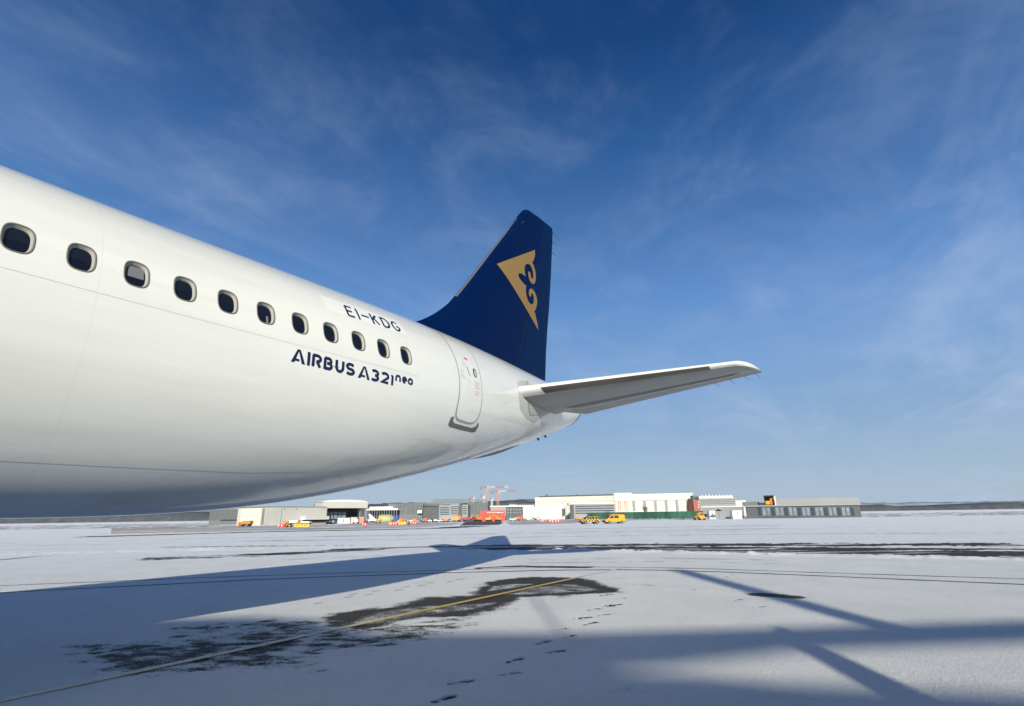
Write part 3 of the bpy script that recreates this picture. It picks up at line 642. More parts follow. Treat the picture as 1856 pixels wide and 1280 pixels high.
    S = np.minimum(S, np.where(e < .8, np.clip(.53 + 1.5 * mot + .25 * sstep(-.6, .5, e), 0, 1) + sstep(-.1, .8, e), 1.5))
    e = poly_sdf(gp([(150, 1170), (448, 1160), (540, 1150), (600, 1165), (530, 1185), (448, 1198), (200, 1215)])) + .5 * f1
    S = np.minimum(S, np.where(e < .8, np.clip(.40 + 1.5 * mot, 0, 1) + sstep(-.3, .8, e), 1.5))
    # long wet strip and wheel tracks
    for L, w, sh in (([(870, 992), (960, 993), (1060, 995), (1180, 995.5), (1300, 996), (1408, 997.5), (1600, 1000), (1856, 1005)], 1.7, 1.9), ([(930, 989.5), (1060, 989), (1200, 988), (1408, 988), (1800, 987)], 1.2, 2.2), ([(1150, 992), (1300, 992.5), (1408, 993), (1856, 996)], .5, 1.2),
                     ([(300, 1012), (448, 1007), (520, 1003.5), (600, 999.5), (660, 997)], .95, .8), ([(620, 996), (700, 994), (820, 991), (950, 991)], .6, .8), ([(300, 992), (448, 990.5), (560, 989.5), (680, 988.5)], .22, .2),
                     ([(0, 1075), (448, 1052), (600, 1046), (800, 1039), (1000, 1034), (1120, 1033), (1200, 1034), (1300, 1037), (1408, 1041), (1856, 1060)], .085, .05), ([(0, 1062), (448, 1044.5), (600, 1040), (800, 1034.5), (930, 1030), (1060, 1028), (1200, 1029.5), (1300, 1032), (1408, 1036), (1856, 1050)], .06, .05),
                     ([(870, 1030), (940, 1027), (1010, 1028), (1060, 1029)], .24, .5), ([(1388, 1079), (1430, 1082)], .25, .3)):
        e = line_d(gp(L)) - w + sh * (.8 * st2 + .9 * f1 + .35 * f2); sn_ = sstep(-.10, .12 + w * .15, e)
        if w > .5: sn_ = np.maximum(sn_, np.clip(.30 + 3.2 * (fbm(al * .22, ac * 3.0, 4, 83) - .55), 0, .75))
        S = np.minimum(S, sn_)
    for L, w in (([(820, 1057), (870, 1060), (920, 1063)], .02), ([(1110, 1048), (1140, 1049)], .04), ([(1135, 1059), (1185, 1062)], .05), ([(1264, 1069), (1300, 1051), (1340, 1039)], .012), ([(1255, 1069), (1262, 1070)], .07), ([(1262, 1070), (1400, 1079)], .012)):
        e = line_d(gp(L)) - w + .10 * f2; S = np.minimum(S, .35 + sstep(-.04, .05, e))
    for L, w in (([(448, 981), (700, 978), (1000, 973), (1408, 968), (1856, 966)], .5), ([(0, 985), (448, 975), (800, 970), (1100, 966), (1408, 962)], .4), ([(600, 972), (900, 967), (1408, 958)], .8), ([(448, 1018), (700, 1007)], .12), ([(960, 1015), (1200, 1012), (1408, 1016)], .10), ([(960, 1021), (1200, 1018), (1408, 1022)], .08), ([(1000, 960), (1408, 952)], 1.2)):
        e = line_d(gp(L)) - w + 1.2 * w * (f1 + st) * 2; S = np.minimum(S, .50 + .6 * sstep(-.3 * w, .6 * w, e))
    # ploughed ridges
    lump = fbm(x * 2.6, y * 2.6, 4, 41, .6)
    for L, w, hgt in (([(1010, 997), (1070, 999), (1150, 1001), (1250, 1003), (1408, 1007), (1856, 1016)], .45, .12), ([(0, 1006), (448, 996), (560, 993), (640, 991), (720, 989.5)], .5, .13), ([(448, 990), (560, 988), (660, 987)], .2, .05)):
        e = line_d(gp(L)); k = np.exp(-(e / w) ** 2); z = z + k * hgt * np.clip(2.2 * lump - .55, 0, 2); S = np.maximum(S, 1.3 * (k > .55) * (lump > .38))
    # footprints: sole and heel pressed through the snow
    foot = [(805, 1270, 1), (836, 1239, 1), (934, 1199, 1), (927, 1223, .45), (986, 1166, .9), (1009, 1183, .8), (1033, 1155, .9), (1018, 1141, .7), (1062, 1121, .6), (1079, 1105, .9), (1099, 1099, .8), (1094, 1115, 1), (1110, 1099, .4), (1127, 1085, .6), (1117, 1098, .9), (1099, 1079, .9), (1071, 1131, 1), (1050, 1121, .7), (568, 1181, .5), (575, 1218, .45), (555, 1208, .35), (530, 1211, .3), (470, 1205, .4), (1122, 1254, .25), (1338, 1088, .5), (1375, 1101, .5), (1290, 1078, .3), (1215, 1153, .25), (1310, 1156, .25), (1395, 1153, .25)]
    dirs = onground(858, 1235) - onground(815, 1244); dirs = dirs / np.hypot(*dirs)
    for k, (px, py, s) in enumerate(foot):
        s = min(1.15, s * 1.35)
        c = onground(px, py); a = math.atan2(dirs[1], dirs[0]) + R(-8 if k % 2 else 10); ux, uy = math.cos(a), math.sin(a)
        g_ = 1.45 if py < 1140 else 1.12; m = np.hypot(x - c[0], y - c[1]) < .5; lx = (x[m] - c[0]) * ux + (y[m] - c[1]) * uy; ly = -(x[m] - c[0]) * uy + (y[m] - c[1]) * ux
        sole = np.hypot((lx - .055 * g_) / (.095 * g_), ly / (.046 * g_)); heel = np.hypot((lx + .10 * g_) / (.045 * g_), ly / (.036 * g_)); e = np.minimum(sole, heel)
        tread = .5 + .5 * np.sin(lx * 210 + ly * 40)
        S[m] = np.minimum(S[m], 1 - s * (1 - sstep(.8, 1.1, e)) * (.72 + .28 * tread)); z[m] += -.012 * s * (e < .95) + .007 * s * np.exp(-((e - 1.15) / .15) ** 2)
    trail = [(455, 1160), (480, 1150), (505, 1142), (530, 1136), (548, 1128), (577, 1094), (632, 1083), (640, 1078), (670, 1078), (682, 1072), (722, 1070), (735, 1064), (765, 1062), (780, 1057), (815, 1055), (835, 1050)]
    for k, (px, py) in enumerate(trail):
        e = line_d(gp([(px - 7, py + 1), (px + 7, py - 1)])) - .035; S = np.minimum(S, .30 + sstep(-.02, .05, e))
    # beyond the apron: taxiway edge, grass strips and the cleared stub
    G = np.zeros(n); gz = sstep(78, 84, d + .10 * q) * (1 - sstep(200, 240, d))
    e_l = poly_sdf(gp([(200, 968), (448, 963.5), (620, 960), (760, 956), (822, 952), (845, 946), (860, 942.5), (700, 943.5), (448, 948), (200, 953)]))
    e_r = poly_sdf(gp([(925, 952), (915, 944), (912, 942), (1010, 938.5), (1075, 936), (1062, 946), (1040, 948.5), (960, 951)]))
    big = fbm(al * .03, ac * .45, 5, 51, .6); G = np.where((e_l < 0) | (e_r < 0), 1.0, 0.0); S = np.where(G > .5, np.clip(.16 + 2.4 * (big - .42), 0, 1), S)
    far = d > 190; S = np.where(far & (d < 700), np.clip(.25 + 2.3 * (big - .38), 0, 1), S); G = np.where(far, .8, G)
    e = poly_sdf(gp([(832, 953), (846, 944.5), (905, 943), (912, 948), (905, 951.5)])); S = np.where(e < 0, np.clip(.12 + .8 * (big - .3), 0, .5), S); G = np.where(e < 0, 0, G); 
    e = line_d(gp([(200, 972), (448, 965), (560, 962.5), (700, 960), (800, 957.5), (860, 954)])) - 3.0 + 3.5 * (big - .5); S = np.where(e < 0, .1, S); G = np.where(e < 0, 0, G)
    ms = (d > 30) & (d < 120) & (G < .5); S = np.where(ms, np.minimum(S, 1.02 - .40 * sstep(.60, .74, fbm(al * .03, ac * .55, 4, 61))), S)
    S = np.clip(S, 0, 1.3); z = z + .012 * np.clip(S, 0, 1) + .006 * (f1 + .6 * f2) * (d < 60)
    V = np.stack([x, y, z], 1)
    i, j = np.meshgrid(np.arange(nr - 1), np.arange(na), indexing='ij'); jn = (j + 1) % na
    Fq = np.stack([i * na + j, (i + 1) * na + j, (i + 1) * na + jn, i * na + jn], -1).reshape(-1, 4)
    me = bpy.data.meshes.new('snowy_ground'); me.vertices.add(n + 1); me.loops.add(len(Fq) * 4 + na * 3); me.polygons.add(len(Fq) + na)
    me.vertices.foreach_set('co', np.concatenate([V, [[CAM[0], CAM[1], float(Zg(CAM[0], CAM[1])) + .01]]]).ravel())
    tri = np.stack([np.arange(na), (np.arange(na) + 1) % na, np.full(na, n)], 1)
    me.loops.foreach_set('vertex_index', np.concatenate([Fq.ravel(), tri[:, ::-1].ravel()])); me.polygons.foreach_set('loop_start', np.concatenate([np.arange(len(Fq)) * 4, len(Fq) * 4 + np.arange(na) * 3]))
    me.polygons.foreach_set('use_smooth', [True] * (len(Fq) + na)); me.update(calc_edges=True)
    for nm, arr in (('snow', S), ('grass', G)):
        at_ = me.attributes.new(nm, 'FLOAT', 'POINT'); at_.data.foreach_set('value', np.append(arr, 1.0 if nm == 'snow' else 0).astype(np.float32))
    m = bpy.data.materials.new('snow_and_wet_asphalt'); m.use_nodes = True; t = m.node_tree; b = t.nodes['Principled BSDF']
    a1 = N(t, 'ShaderNodeAttribute', attribute_name='snow'); a2 = N(t, 'ShaderNodeAttribute', attribute_name='grass'); c = N(t, 'ShaderNodeTexCoord')
    def noise(sc, det=4, rough=.6):
        q = N(t, 'ShaderNodeTexNoise'); q.inputs['Scale'].default_value = sc; q.inputs['Detail'].default_value = det; q.inputs['Roughness'].default_value = rough; t.links.new(c.outputs['Object'], q.inputs['Vector']); return q.outputs[0]
    def mm(op, a, bb=None, cc=None):
        q = N(t, 'ShaderNodeMath', operation=op)
        for i, v in enumerate((a, bb, cc)):
            if v is None: continue
            if isinstance(v, (int, float)): q.inputs[i].default_value = v
            else: t.links.new(v, q.inputs[i])
        return q.outputs[0]
    nf = noise(22, 5, .7); ng = noise(90, 3, .6)
    v = mm('ADD', a1.outputs['Fac'], mm('ADD', mm('MULTIPLY', mm('SUBTRACT', nf, .5), 1.0), mm('MULTIPLY', mm('SUBTRACT', ng, .5), .7)))
    mr = N(t, 'ShaderNodeMapRange', interpolation_type='SMOOTHSTEP'); mr.inputs[1].default_value = .30; mr.inputs[2].default_value = .66; t.links.new(v, mr.inputs[0]); fac = mr.outputs[0]
    asph = N(t, 'ShaderNodeMix', data_type='RGBA'); asph.inputs[6].default_value = (.036, .029, .022, 1); asph.inputs[7].default_value = (.085, .068, .051, 1); t.links.new(noise(7, 6, .7), asph.inputs[0])
    grs = N(t, 'ShaderNodeMix', data_type='RGBA'); grs.inputs[6].default_value = (.34, .27, .20, 1); grs.inputs[7].default_value = (.58, .50, .41, 1); t.links.new(noise(.7, 5), grs.inputs[0])
    base = N(t, 'ShaderNodeMix', data_type='RGBA'); t.links.new(a2.outputs['Fac'], base.inputs[0]); t.links.new(asph.outputs[2], base.inputs[6]); t.links.new(grs.outputs[2], base.inputs[7])
    sn = N(t, 'ShaderNodeMix', data_type='RGBA'); sn.inputs[6].default_value = (.84, .85, .86, 1); sn.inputs[7].default_value = (1.0, 1.0, 1.0, 1); sr_ = N(t, 'ShaderNodeMapRange'); sr_.inputs[1].default_value = .36; sr_.inputs[2].default_value = .60; t.links.new(mm('ADD', mm('MULTIPLY', noise(.5, 6, .65), .45), mm('MULTIPLY', noise(16, 6, .75), .55)), sr_.inputs[0]); t.links.new(sr_.outputs[0], sn.inputs[0])
    mx = N(t, 'ShaderNodeMix', data_type='RGBA'); t.links.new(fac, mx.inputs[0]); t.links.new(base.outputs[2], mx.inputs[6]); t.links.new(sn.outputs[2], mx.inputs[7]); t.links.new(mx.outputs[2], b.inputs['Base Color'])
    t.links.new(mm('ADD', mm('MULTIPLY', fac, .1), .62), b.inputs['Roughness']); b.inputs['Specular IOR Level'].default_value = .2
    bn = N(t, 'ShaderNodeBump'); bn.inputs['Strength'].default_value = 1.0; bn.inputs['Distance'].default_value = .045
    hgt = mm('ADD', mm('MULTIPLY', fac, .5), mm('ADD', mm('MULTIPLY', noise(18, 5, .75), 1.3), mm('MULTIPLY', noise(90, 2), .7))); t.links.new(hgt, bn.inputs['Height']); t.links.new(bn.outputs[0], b.inputs['Normal'])
    me.materials.append(m); o = bpy.data.objects.new('ground', me); COL.objects.link(o); o['kind'] = 'structure'
ground()

# painted taxi line, partly under snow
def taxi_line():
    xs = np.arange(-4, 13.9, .08); VV = []; FF = []
    for k, x in enumerate(xs):
        yc = -.70 + .045 * (x / 14); z = float(Zg(x, yc)) + .0185
        VV += [(x, yc - .075, z), (x, yc, z + .0015), (x, yc + .075, z)]
        if k: a = (k - 1) * 3; FF += [(a, a + 3, a + 4, a + 1), (a + 1, a + 4, a + 5, a + 2)]
    m = bpy.data.materials.new('yellow_taxi_line'); m.use_nodes = True; t = m.node_tree; b = t.nodes['Principled BSDF']; c = N(t, 'ShaderNodeTexCoord'); sp = N(t, 'ShaderNodeSeparateXYZ'); t.links.new(c.outputs['Object'], sp.inputs[0])
    ramp = N(t, 'ShaderNodeValToRGB'); mr = N(t, 'ShaderNodeMapRange'); mr.inputs[1].default_value = -4; mr.inputs[2].default_value = 14; t.links.new(sp.outputs[0], mr.inputs[0]); t.links.new(mr.outputs[0], ramp.inputs[0])
    el = ramp.color_ramp.elements; el[0].position = 0; el[0].color = (.55,) * 3 + (1,); el[1].position = 1; el[1].color = (.80,) * 3 + (1,)
    for p, v in ((.36, .50), (.43, .36), (.47, .22), (.66, .18), (.73, .26), (.80, .40), (.88, .62)): e = el.new(p); e.color = (v, v, v, 1)
    n = N(t, 'ShaderNodeTexNoise'); n.inputs['Scale'].default_value = 14; n.inputs['Detail'].default_value = 7; n.inputs['Roughness'].default_value = .7; t.links.new(c.outputs['Object'], n.inputs['Vector'])
    a = N(t, 'ShaderNodeMath', operation='ADD'); t.links.new(ramp.outputs[0], a.inputs[0]); t.links.new(n.outputs[0], a.inputs[1])
    s = N(t, 'ShaderNodeMapRange'); s.inputs[1].default_value = .78; s.inputs[2].default_value = 1.22; t.links.new(a.outputs[0], s.inputs[0])
    mx = N(t, 'ShaderNodeMix', data_type='RGBA'); mx.inputs[6].default_value = (.55, .37, .07, 1); mx.inputs[7].default_value = (.70, .70, .68, 1); t.links.new(s.outputs[0], mx.inputs[0]); t.links.new(mx.outputs[2], b.inputs['Base Color']); b.inputs['Roughness'].default_value = .6
    o = meshobj('taxi_line', VV, FF, m); o['kind'] = 'structure'
taxi_line()

# ------------------------------------------------------------------ unseen shade blocker added behind the photographer, shaped to cast the near-snow shadow
def behind():
    a = -np.array([SUN.x, SUN.y]); a /= np.hypot(*a); l = np.array([-a[1], a[0]]); D = 36.0; TE = 2.782
    def W_(u, s, back=0): p = -a * (D + back) + l * u; return (p[0], p[1])
    hgt = lambda s: (s + D) / TE
    rt = empty('shade_blocker', (*W_(-8, 0), 0), label='unseen grey shade blocker added behind the photographer to shade the near snow', cat='building')
    inv = Matrix.Translation(-Vector((*W_(-8, 0), 0)))
    blockm = material('shade_blocker_grey', (.35, .36, .36), rough=.6, noise=.1, nscale=.6)
    def slab(name, us, tops, bots, th, mat=blockm, back=0.0):
        V = []; n = len(us)
        for b in (back, back + th):
            for u, s in zip(us, tops): x, y = W_(u, s, b); V.append((x, y, hgt(s) + b / TE * 0))
            for u, s in zip(us, bots): x, y = W_(u, s, b); V.append((x, y, 0 if s is None else hgt(s)))
        Fc = []
        for i in range(n - 1):
            Fc += [(i, i + 1, n + i + 1, n + i), (2 * n + i, 3 * n + i, 3 * n + i + 1, 2 * n + i + 1), (i, 2 * n + i, 2 * n + i + 1, i + 1), (n + i, n + i + 1, 3 * n + i + 1, 3 * n + i)]
        Fc += [(0, n, 3 * n, 2 * n), (n - 1, 3 * n - 1, 4 * n - 1, 2 * n - 1)]
        V = [tuple(inv @ Vector(v)) for v in V]; return meshobj(name, V, Fc, mat, rt)
    slab('hall', [25, -.2], [3.0, 3.0], [None, None], 14)  # unseen blocks whose tops follow the left part of the shade edge
    slab('hall', [-.2, -1.4, -3.0, -5.6], [3.0, 2.6, 1.15, .8], [None] * 4, 12)
    slab('canopy_roof', [-5.6, -7.0, -8.6, -30], [.75, .72, .68, .62], [-1.35, -1.15, -.72, -.45], .1)  # unseen slab added to throw the shade band across the snow
    slab('low_shade_block', [-5.6, -6.8, -7.8, -12, -30], [-1.3, -1.62, -2.1, -3.3, -5], [None] * 5, 6)  # sloping block added to leave the sunlit wedge below that band
    for u, s, w in ((-10.9, 9.2, .30), (-5.75, 4.6, .045)):  # unseen poles added for the thin soft shadows on the snow
        x, y = W_(u, 0, .5); MB().tube(Vector((x, y, hgt(0))) - Vector((*W_(-8, 0), 0)), Vector((x, y, hgt(s) + .18)) - Vector((*W_(-8, 0), 0)), w, n=12).build('shade_pole', M['dgrey'], rt)
behind()

# ------------------------------------------------------------------ background
B = {}
B['white'] = material('white_cladding', (.66, .645, .58), rough=.6, noise=.06, nscale=.08)
B['cream'] = material('cream_cladding', (.54, .53, .48), rough=.6, noise=.08, nscale=.1)
B['lgrey'] = material('light_grey_cladding', (.27, .285, .295), rough=.6, noise=.1, nscale=.1)
B['grey'] = material('grey_cladding', (.14, .152, .168), rough=.6, noise=.12, nscale=.15)
B['dgrey'] = material('dark_grey_cladding', (.075, .085, .10), rough=.6, noise=.15, nscale=.2)
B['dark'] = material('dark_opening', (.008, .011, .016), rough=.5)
B['glass'] = material('window_glass', (.04, .06, .08), rough=.2)
B['glassb'] = material('pale_glazing', (.20, .25, .30), rough=.3, noise=.3, nscale=.5)
B['snow'] = material('roof_snow', (.74, .76, .78), rough=.7)
B['brick'] = material('red_brick', (.34, .13, .09), rough=.8, noise=.2, nscale=.5)
B['red'] = material('red_hoarding', (.62, .045, .035), rough=.5, noise=.1, nscale=.3)
B['white_ink'] = material('white_lettering', (.85, .75, .75), rough=.5)
B['yellow'] = material('yellow_vehicle_paint', (.80, .36, .015), rough=.35, coat=.4)
B['orange'] = material('orange_machine_paint', (.72, .20, .02), rough=.45)
B['cranered'] = material('crane_red', (.52, .09, .05), rough=.6)
B['craneor'] = material('crane_orange', (.62, .24, .12), rough=.6)
B['cranewh'] = material('crane_white', (.72, .70, .66), rough=.6)
B['signred'] = material('sign_red', (.70, .03, .06), rough=.5)
B['signyel'] = material('sign_yellow', (.78, .55, .04), rough=.5)
B['bark'] = material('bare_bark', (.10, .075, .05), rough=.9)
B['tyre'] = material('tyre_rubber', (.015, .015, .017), rough=.8)
B['rim'] = material('wheel_rim', (.30, .30, .31), rough=.4, metal=.6)
B['blue'] = material('blue_container', (.02, .07, .30), rough=.5)
B['green'] = material('primer_green', (.42, .46, .22), rough=.6, noise=.25, nscale=.4)
B['purple'] = material('maroon_paint', (.30, .03, .09), rough=.5)
B['carwhite'] = material('car_white', (.75, .75, .75), rough=.3, coat=.5); B['carsilver'] = material('car_silver', (.35, .37, .40), rough=.3, metal=.4, coat=.5)
B['carblack'] = material('car_black', (.02, .022, .025), rough=.3, coat=.5); B['carblue'] = material('car_blue', (.03, .07, .18), rough=.3, coat=.5)
B['lamp'] = material('beacon_blue', (.02, .08, .5), rough=.3)

class Facade:
    """a building front standing on the ground between two pixel columns at given depths"""
    def __init__(s, name, label, cat, xl, DL, xr, DR, group=None):
        s.L = at(xl, DL); s.Rr = at(xr, DR); e = (s.Rr - s.L)[:2]; s.len = math.hypot(*e); s.e = e / s.len; s.n = np.array([s.e[1], -s.e[0]])
        if s.n @ (CAM[:2] - s.L[:2]) < 0: s.n = -s.n
        s.z0 = min(s.L[2], s.Rr[2]) - .4; s.root = empty(name, (s.L[0], s.L[1], s.z0), label=label, cat=cat, group=group)
    def uz(s, px, py):
        o, d = ray(px, py); t = ((s.L[:2] - o[:2]) @ s.n) / (d[:2] @ s.n); p = o + d * t; return float((p[:2] - s.L[:2]) @ s.e), float(p[2] - s.z0)
    def P(s, u, w, z): q = s.e * u + s.n * w; return (q[0], q[1], z)
    def block(s, name, mat, u0, u1, z0, z1, w0, w1, parent=None, mb=None):
        V = [s.P(u, w, z) for z in (z0, z1) for u, w in ((u0, w0), (u1, w0), (u1, w1), (u0, w1))]
        F_ = [(0, 1, 2, 3), (4, 7, 6, 5), (0, 4, 5, 1), (1, 5, 6, 2), (2, 6, 7, 3), (3, 7, 4, 0)]
        if mb is not None: mb.add(V, F_); return
        return meshobj(name, V, F_, mat, parent or s.root)
    def rect(s, name, mat, xa, ya, xb, yb, proud=.1, depth=0, parent=None, ground=False, mb=None):
        ym = (ya + yb) / 2; u0 = s.uz(xa, ym)[0]; u1 = s.uz(xb, ym)[0]; xm = (xa + xb) / 2; z1 = s.uz(xm, ya)[1]; z0 = 0 if ground else s.uz(xm, yb)[1]
        return s.block(name, mat, min(u0, u1), max(u0, u1), z0, z1, -depth, proud, parent, mb)
    def finish(s, mb, name, mat, parent=None): return mb.build(name, mat, parent or s.root)

# left: grey hall behind the belly, white shed, open hangar, glazed canopy
f = Facade('grey_hall', 'dark grey ribbed hall showing left of the long white shed, under the airliner belly', 'hall', 380, 330, 478, 330)
f.rect('wall', B['grey'], 380, 921.5, 478, 950, 0, 30, ground=True); mb = MB()
for k in range(30): f.rect('', None, 382 + k * 3.2, 924, 383.2 + k * 3.2, 943, .15, mb=mb)
f.finish(mb, 'cladding_ribs', B['dgrey']); f.rect('window_band', B['glass'], 400, 941.5, 478, 944, .3)
f = Facade('white_shed', 'long windowless cream-white shed left of the open hangar', 'shed', 474, 205, 592, 232)
w = f.rect('wall', B['cream'], 480, 919, 592, 950, 0, 16, ground=True)
f.rect('roof_edge', B['lgrey'], 479, 918, 592, 919.2, .25, 16.2); f.rect('end_wall', B['white'], 473.5, 921, 480, 952, -.3, 12, ground=True)
for x in (474.5, 477, 509): f.rect('downpipe', B['lgrey'], x, 921, x + .6, 951, .12)
for x in (515, 536.5): f.rect('wall_vent', B['dgrey'], x, 922, x + 1.6, 923.5, .12)
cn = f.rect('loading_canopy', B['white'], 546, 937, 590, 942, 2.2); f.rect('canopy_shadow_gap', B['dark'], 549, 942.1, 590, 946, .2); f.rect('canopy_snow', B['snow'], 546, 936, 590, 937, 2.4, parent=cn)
f = Facade('open_hangar', 'hangar with a cream fascia and a wide dark open front', 'hangar', 583, 276, 667, 293)
f.rect('back_wall', B['dgrey'], 583, 912, 665, 945, -9, 10, ground=True)
f.rect('side_wall', B['cream'], 583, 910, 592, 947, 0, 10, ground=True); f.rect('fascia', B['cream'], 592, 910.5, 666, 921, .3, 10); f.rect('post', B['lgrey'], 662, 921, 664, 946, .1, 1, ground=True); f.rect('post', B['lgrey'], 657, 921, 658, 946, -3, 4, ground=True)
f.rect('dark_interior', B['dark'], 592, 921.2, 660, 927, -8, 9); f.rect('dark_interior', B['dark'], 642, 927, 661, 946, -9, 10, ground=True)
for k in range(5): f.rect('glazed_door', B['glassb'], 602 + k * 7.6, 927.5, 608 + k * 7.6, 941, -7.5, 8)
u0 = f.uz(583, 910)[0]; u1 = f.uz(667, 910)[0]; zt = f.uz(625, 910.3)[1]; VV = []; FF = []
for k in range(13):
    u = u0 + (u1 - u0) * k / 12; hh = 1.1 * math.sin(math.pi * (k / 12)) ** .5 + .1
    VV += [f.P(u, .4, zt), f.P(u, .2, zt + hh), f.P(u, -10, zt + hh), f.P(u, -10, zt)]
    if k: a = (k - 1) * 4; FF += [(a, a + 4, a + 5, a + 1), (a + 1, a + 5, a + 6, a + 2), (a + 2, a + 6, a + 7, a + 3)]
meshobj('snowy_roof', VV, FF, B['snow'], f.root)
f = Facade('glazed_canopy', 'low pavilion with a snow-topped canopy roof on thin posts right of the open hangar', 'pavilion', 664, 330, 724, 330)
f.rect('glass_wall', B['glass'], 666, 925, 720, 944, -6, 7, ground=True); f.rect('canopy_roof', B['white'], 664, 922, 722, 925, 1.5, 14); f.rect('roof_snow', B['snow'], 670, 918.5, 712, 922, 0, 12); mb = MB()
for k in range(13): f.rect('', None, 666 + k * 4.4, 925, 666.7 + k * 4.4, 943, 1.2, mb=mb)
f.finish(mb, 'posts', B['lgrey'])

# the long grey production halls
def trusses(f, xa, xb, yt, yb, n, mat='lgrey'):
    mb = MB(); 
    for wv in (0, -8):
        pt = []
        for k in range(2 * n + 1):
            x = xa + (xb - xa) * k / (2 * n); u, z = f.uz(x, yb if k % 2 == 0 else yt); pt.append(f.P(u, wv, z))
        for a, b in zip(pt[:-1], pt[1:]): mb.tube(a, b, .22, n=4)
        for a, b in zip(pt[1:-2:2], pt[3::2]): mb.tube(a, b, .2, n=4)
    return f.finish(mb, 'roof_truss', B[mat])
f = Facade('production_hall', 'long grey works hall with zigzag roof trusses left of the cranes', 'hall', 703, 480, 800, 480)
f.rect('wall', B['grey'], 703, 912.5, 766, 937, 0, 40, ground=True); f.rect('wall', B['dgrey'], 766, 918, 800, 937, -3, 34, ground=True); mb = MB()
for k in range(20): f.rect('', None, 718 + k * 2.4, 914, 718.8 + k * 2.4, 932, .25, mb=mb)
f.finish(mb, 'cladding_ribs', B['dgrey']); trusses(f, 762, 802, 911, 917, 9); f.rect('kiosk', B['white'], 758, 925, 766, 930.5, 4)
f = Facade('office_block', 'pale grey office block with horizontal window bands in front of the works halls', 'office block', 796, 440, 850, 440)
f.rect('wall', B['lgrey'], 796, 916, 816, 938, 0, 25, ground=True); f.rect('wall', B['lgrey'], 816, 914.5, 834, 938, .4, 25, ground=True); f.rect('wall', B['lgrey'], 837, 915, 848, 938, .2, 25, ground=True); f.rect('stair_tower', B['dgrey'], 831, 916, 838, 936, 1.2, 10, ground=True)
for k in range(5):
    f.rect('window_band', B['glass'], 797.5, 919 + k * 3.2, 814.5, 920.5 + k * 3.2, .15); f.rect('window_band', B['glass'], 817, 918 + k * 3.2, 830, 919.4 + k * 3.2, .55); f.rect('window_band', B['glass'], 839, 918 + k * 3.2, 846, 919.4 + k * 3.2, .35)
f = Facade('production_hall', 'dark ribbed works hall with roof trusses standing behind the two tall cranes', 'hall', 800, 500, 905, 500)
f.rect('wall', B['dgrey'], 800, 914, 847, 930, -4, 40, ground=True); f.rect('wall', B['grey'], 847, 911.5, 884, 938, 0, 40, ground=True); mb = MB()
for k in range(14): f.rect('', None, 848 + k * 2.6, 912, 849 + k * 2.6, 932, .25, mb=mb)
f.finish(mb, 'cladding_ribs', B['dgrey']); trusses(f, 783, 884, 905.5, 912.5, 20)
f = Facade('low_works_building', 'low grey works building between the cranes and the white hangar', 'building', 886, 430, 972, 430)
f.rect('wall', B['lgrey'], 890, 918.5, 918, 938, 0, 20, ground=True); f.rect('wall', B['dgrey'], 917, 920, 948, 938, .4, 20, ground=True); f.rect('roof', B['snow'], 888, 916.5, 972, 918.7, -.5, 22); f.rect('upper_hall', B['lgrey'], 922, 913, 972, 917, -12, 14)
for k in range(5): f.rect('window', B['glassb'], 919.5 + k * 5.4, 922.5, 922.5 + k * 5.4, 925, .6); f.rect('window', B['glassb'], 919.5 + k * 5.4, 928, 922.5 + k * 5.4, 930.5, .6)
trusses(f, 937, 970, 905.5, 912, 8, 'dgrey')

# white hangars
f = Facade('white_hangar', 'big windowless cream-white hangar right of the cranes', 'hangar', 970, 420, 1113, 398)
f.rect('wall', B['white'], 970, 900, 1113, 938, 0, 45, ground=True); f.rect('roof', B['dgrey'], 976, 897.5, 1113, 899.8, -1, 44)
f.rect('wall_band', B['cream'], 971, 908, 1113, 908.7, .2); f.rect('wall_vent', B['cream'], 1096, 899.5, 1101, 901.5, .25)
for k in range(14): f.rect('cladding_joint', B['cream'], 975 + k * 9.8, 900.5, 975.35 + k * 9.8, 917, .15)
for x in (984, 1040, 1075, 1090): f.rect('roof_unit', B['dgrey'], x, 896.3, x + 3, 898, -6, 8)
f = Facade('hangar_annex', 'lower white annex in front of the big white hangar', 'annex', 947, 385, 1036, 375)
f.rect('wall', B['white'], 948, 919, 1018, 938, 0, 14, ground=True); f.rect('wall', B['white'], 1008, 911.5, 1026, 938, -2, 12, ground=True); f.rect('door_recess', B['dgrey'], 1019, 922, 1024, 934, .1); f.rect('wall', B['cream'], 1025, 917, 1034, 936, .3, 10, ground=True); f.rect('roof_snow', B['snow'], 947.5, 918.2, 1008, 919.2, .3, 14)
f = Facade('office_wing', 'grey three-band office wing in front of the white hangar, left of the gate', 'office wing', 1033, 350, 1116, 345)
f.rect('wall', B['lgrey'], 1036, 913.5, 1115, 936, 0, 10, ground=True); f.rect('dark_bay', B['dgrey'], 1033, 915, 1040, 935, .5, 9, ground=True)
for k in range(4): f.rect('window_band', B['glass'], 1043, 916.5 + k * 4.2, 1113, 918.3 + k * 4.2, .12)
f.rect('roof_snow', B['snow'], 1036, 912.3, 1115, 913.5, .4, 10)
f = Facade('gate_hangar', 'white hangar with tall sliding doors and grey column strips behind the green fence', 'hangar', 1112, 350, 1262, 334)
u0, z1 = f.uz(1113, 893); f.rect('wall', B['white'], 1141, 895.5, 1257, 938, 0, 50, ground=True); f.rect('fascia', B['white'], 1113, 893.5, 1145, 908.5, .5, 50); f.rect('gate_wall', B['white'], 1114, 908.5, 1141, 938, 0, 49, ground=True)
for k, x in enumerate((1114.5, 1121, 1124.5, 1132.5, 1136)): f.rect('red_gate_post', B['craneor'], x, 909, x + 1.2, 927, .35)
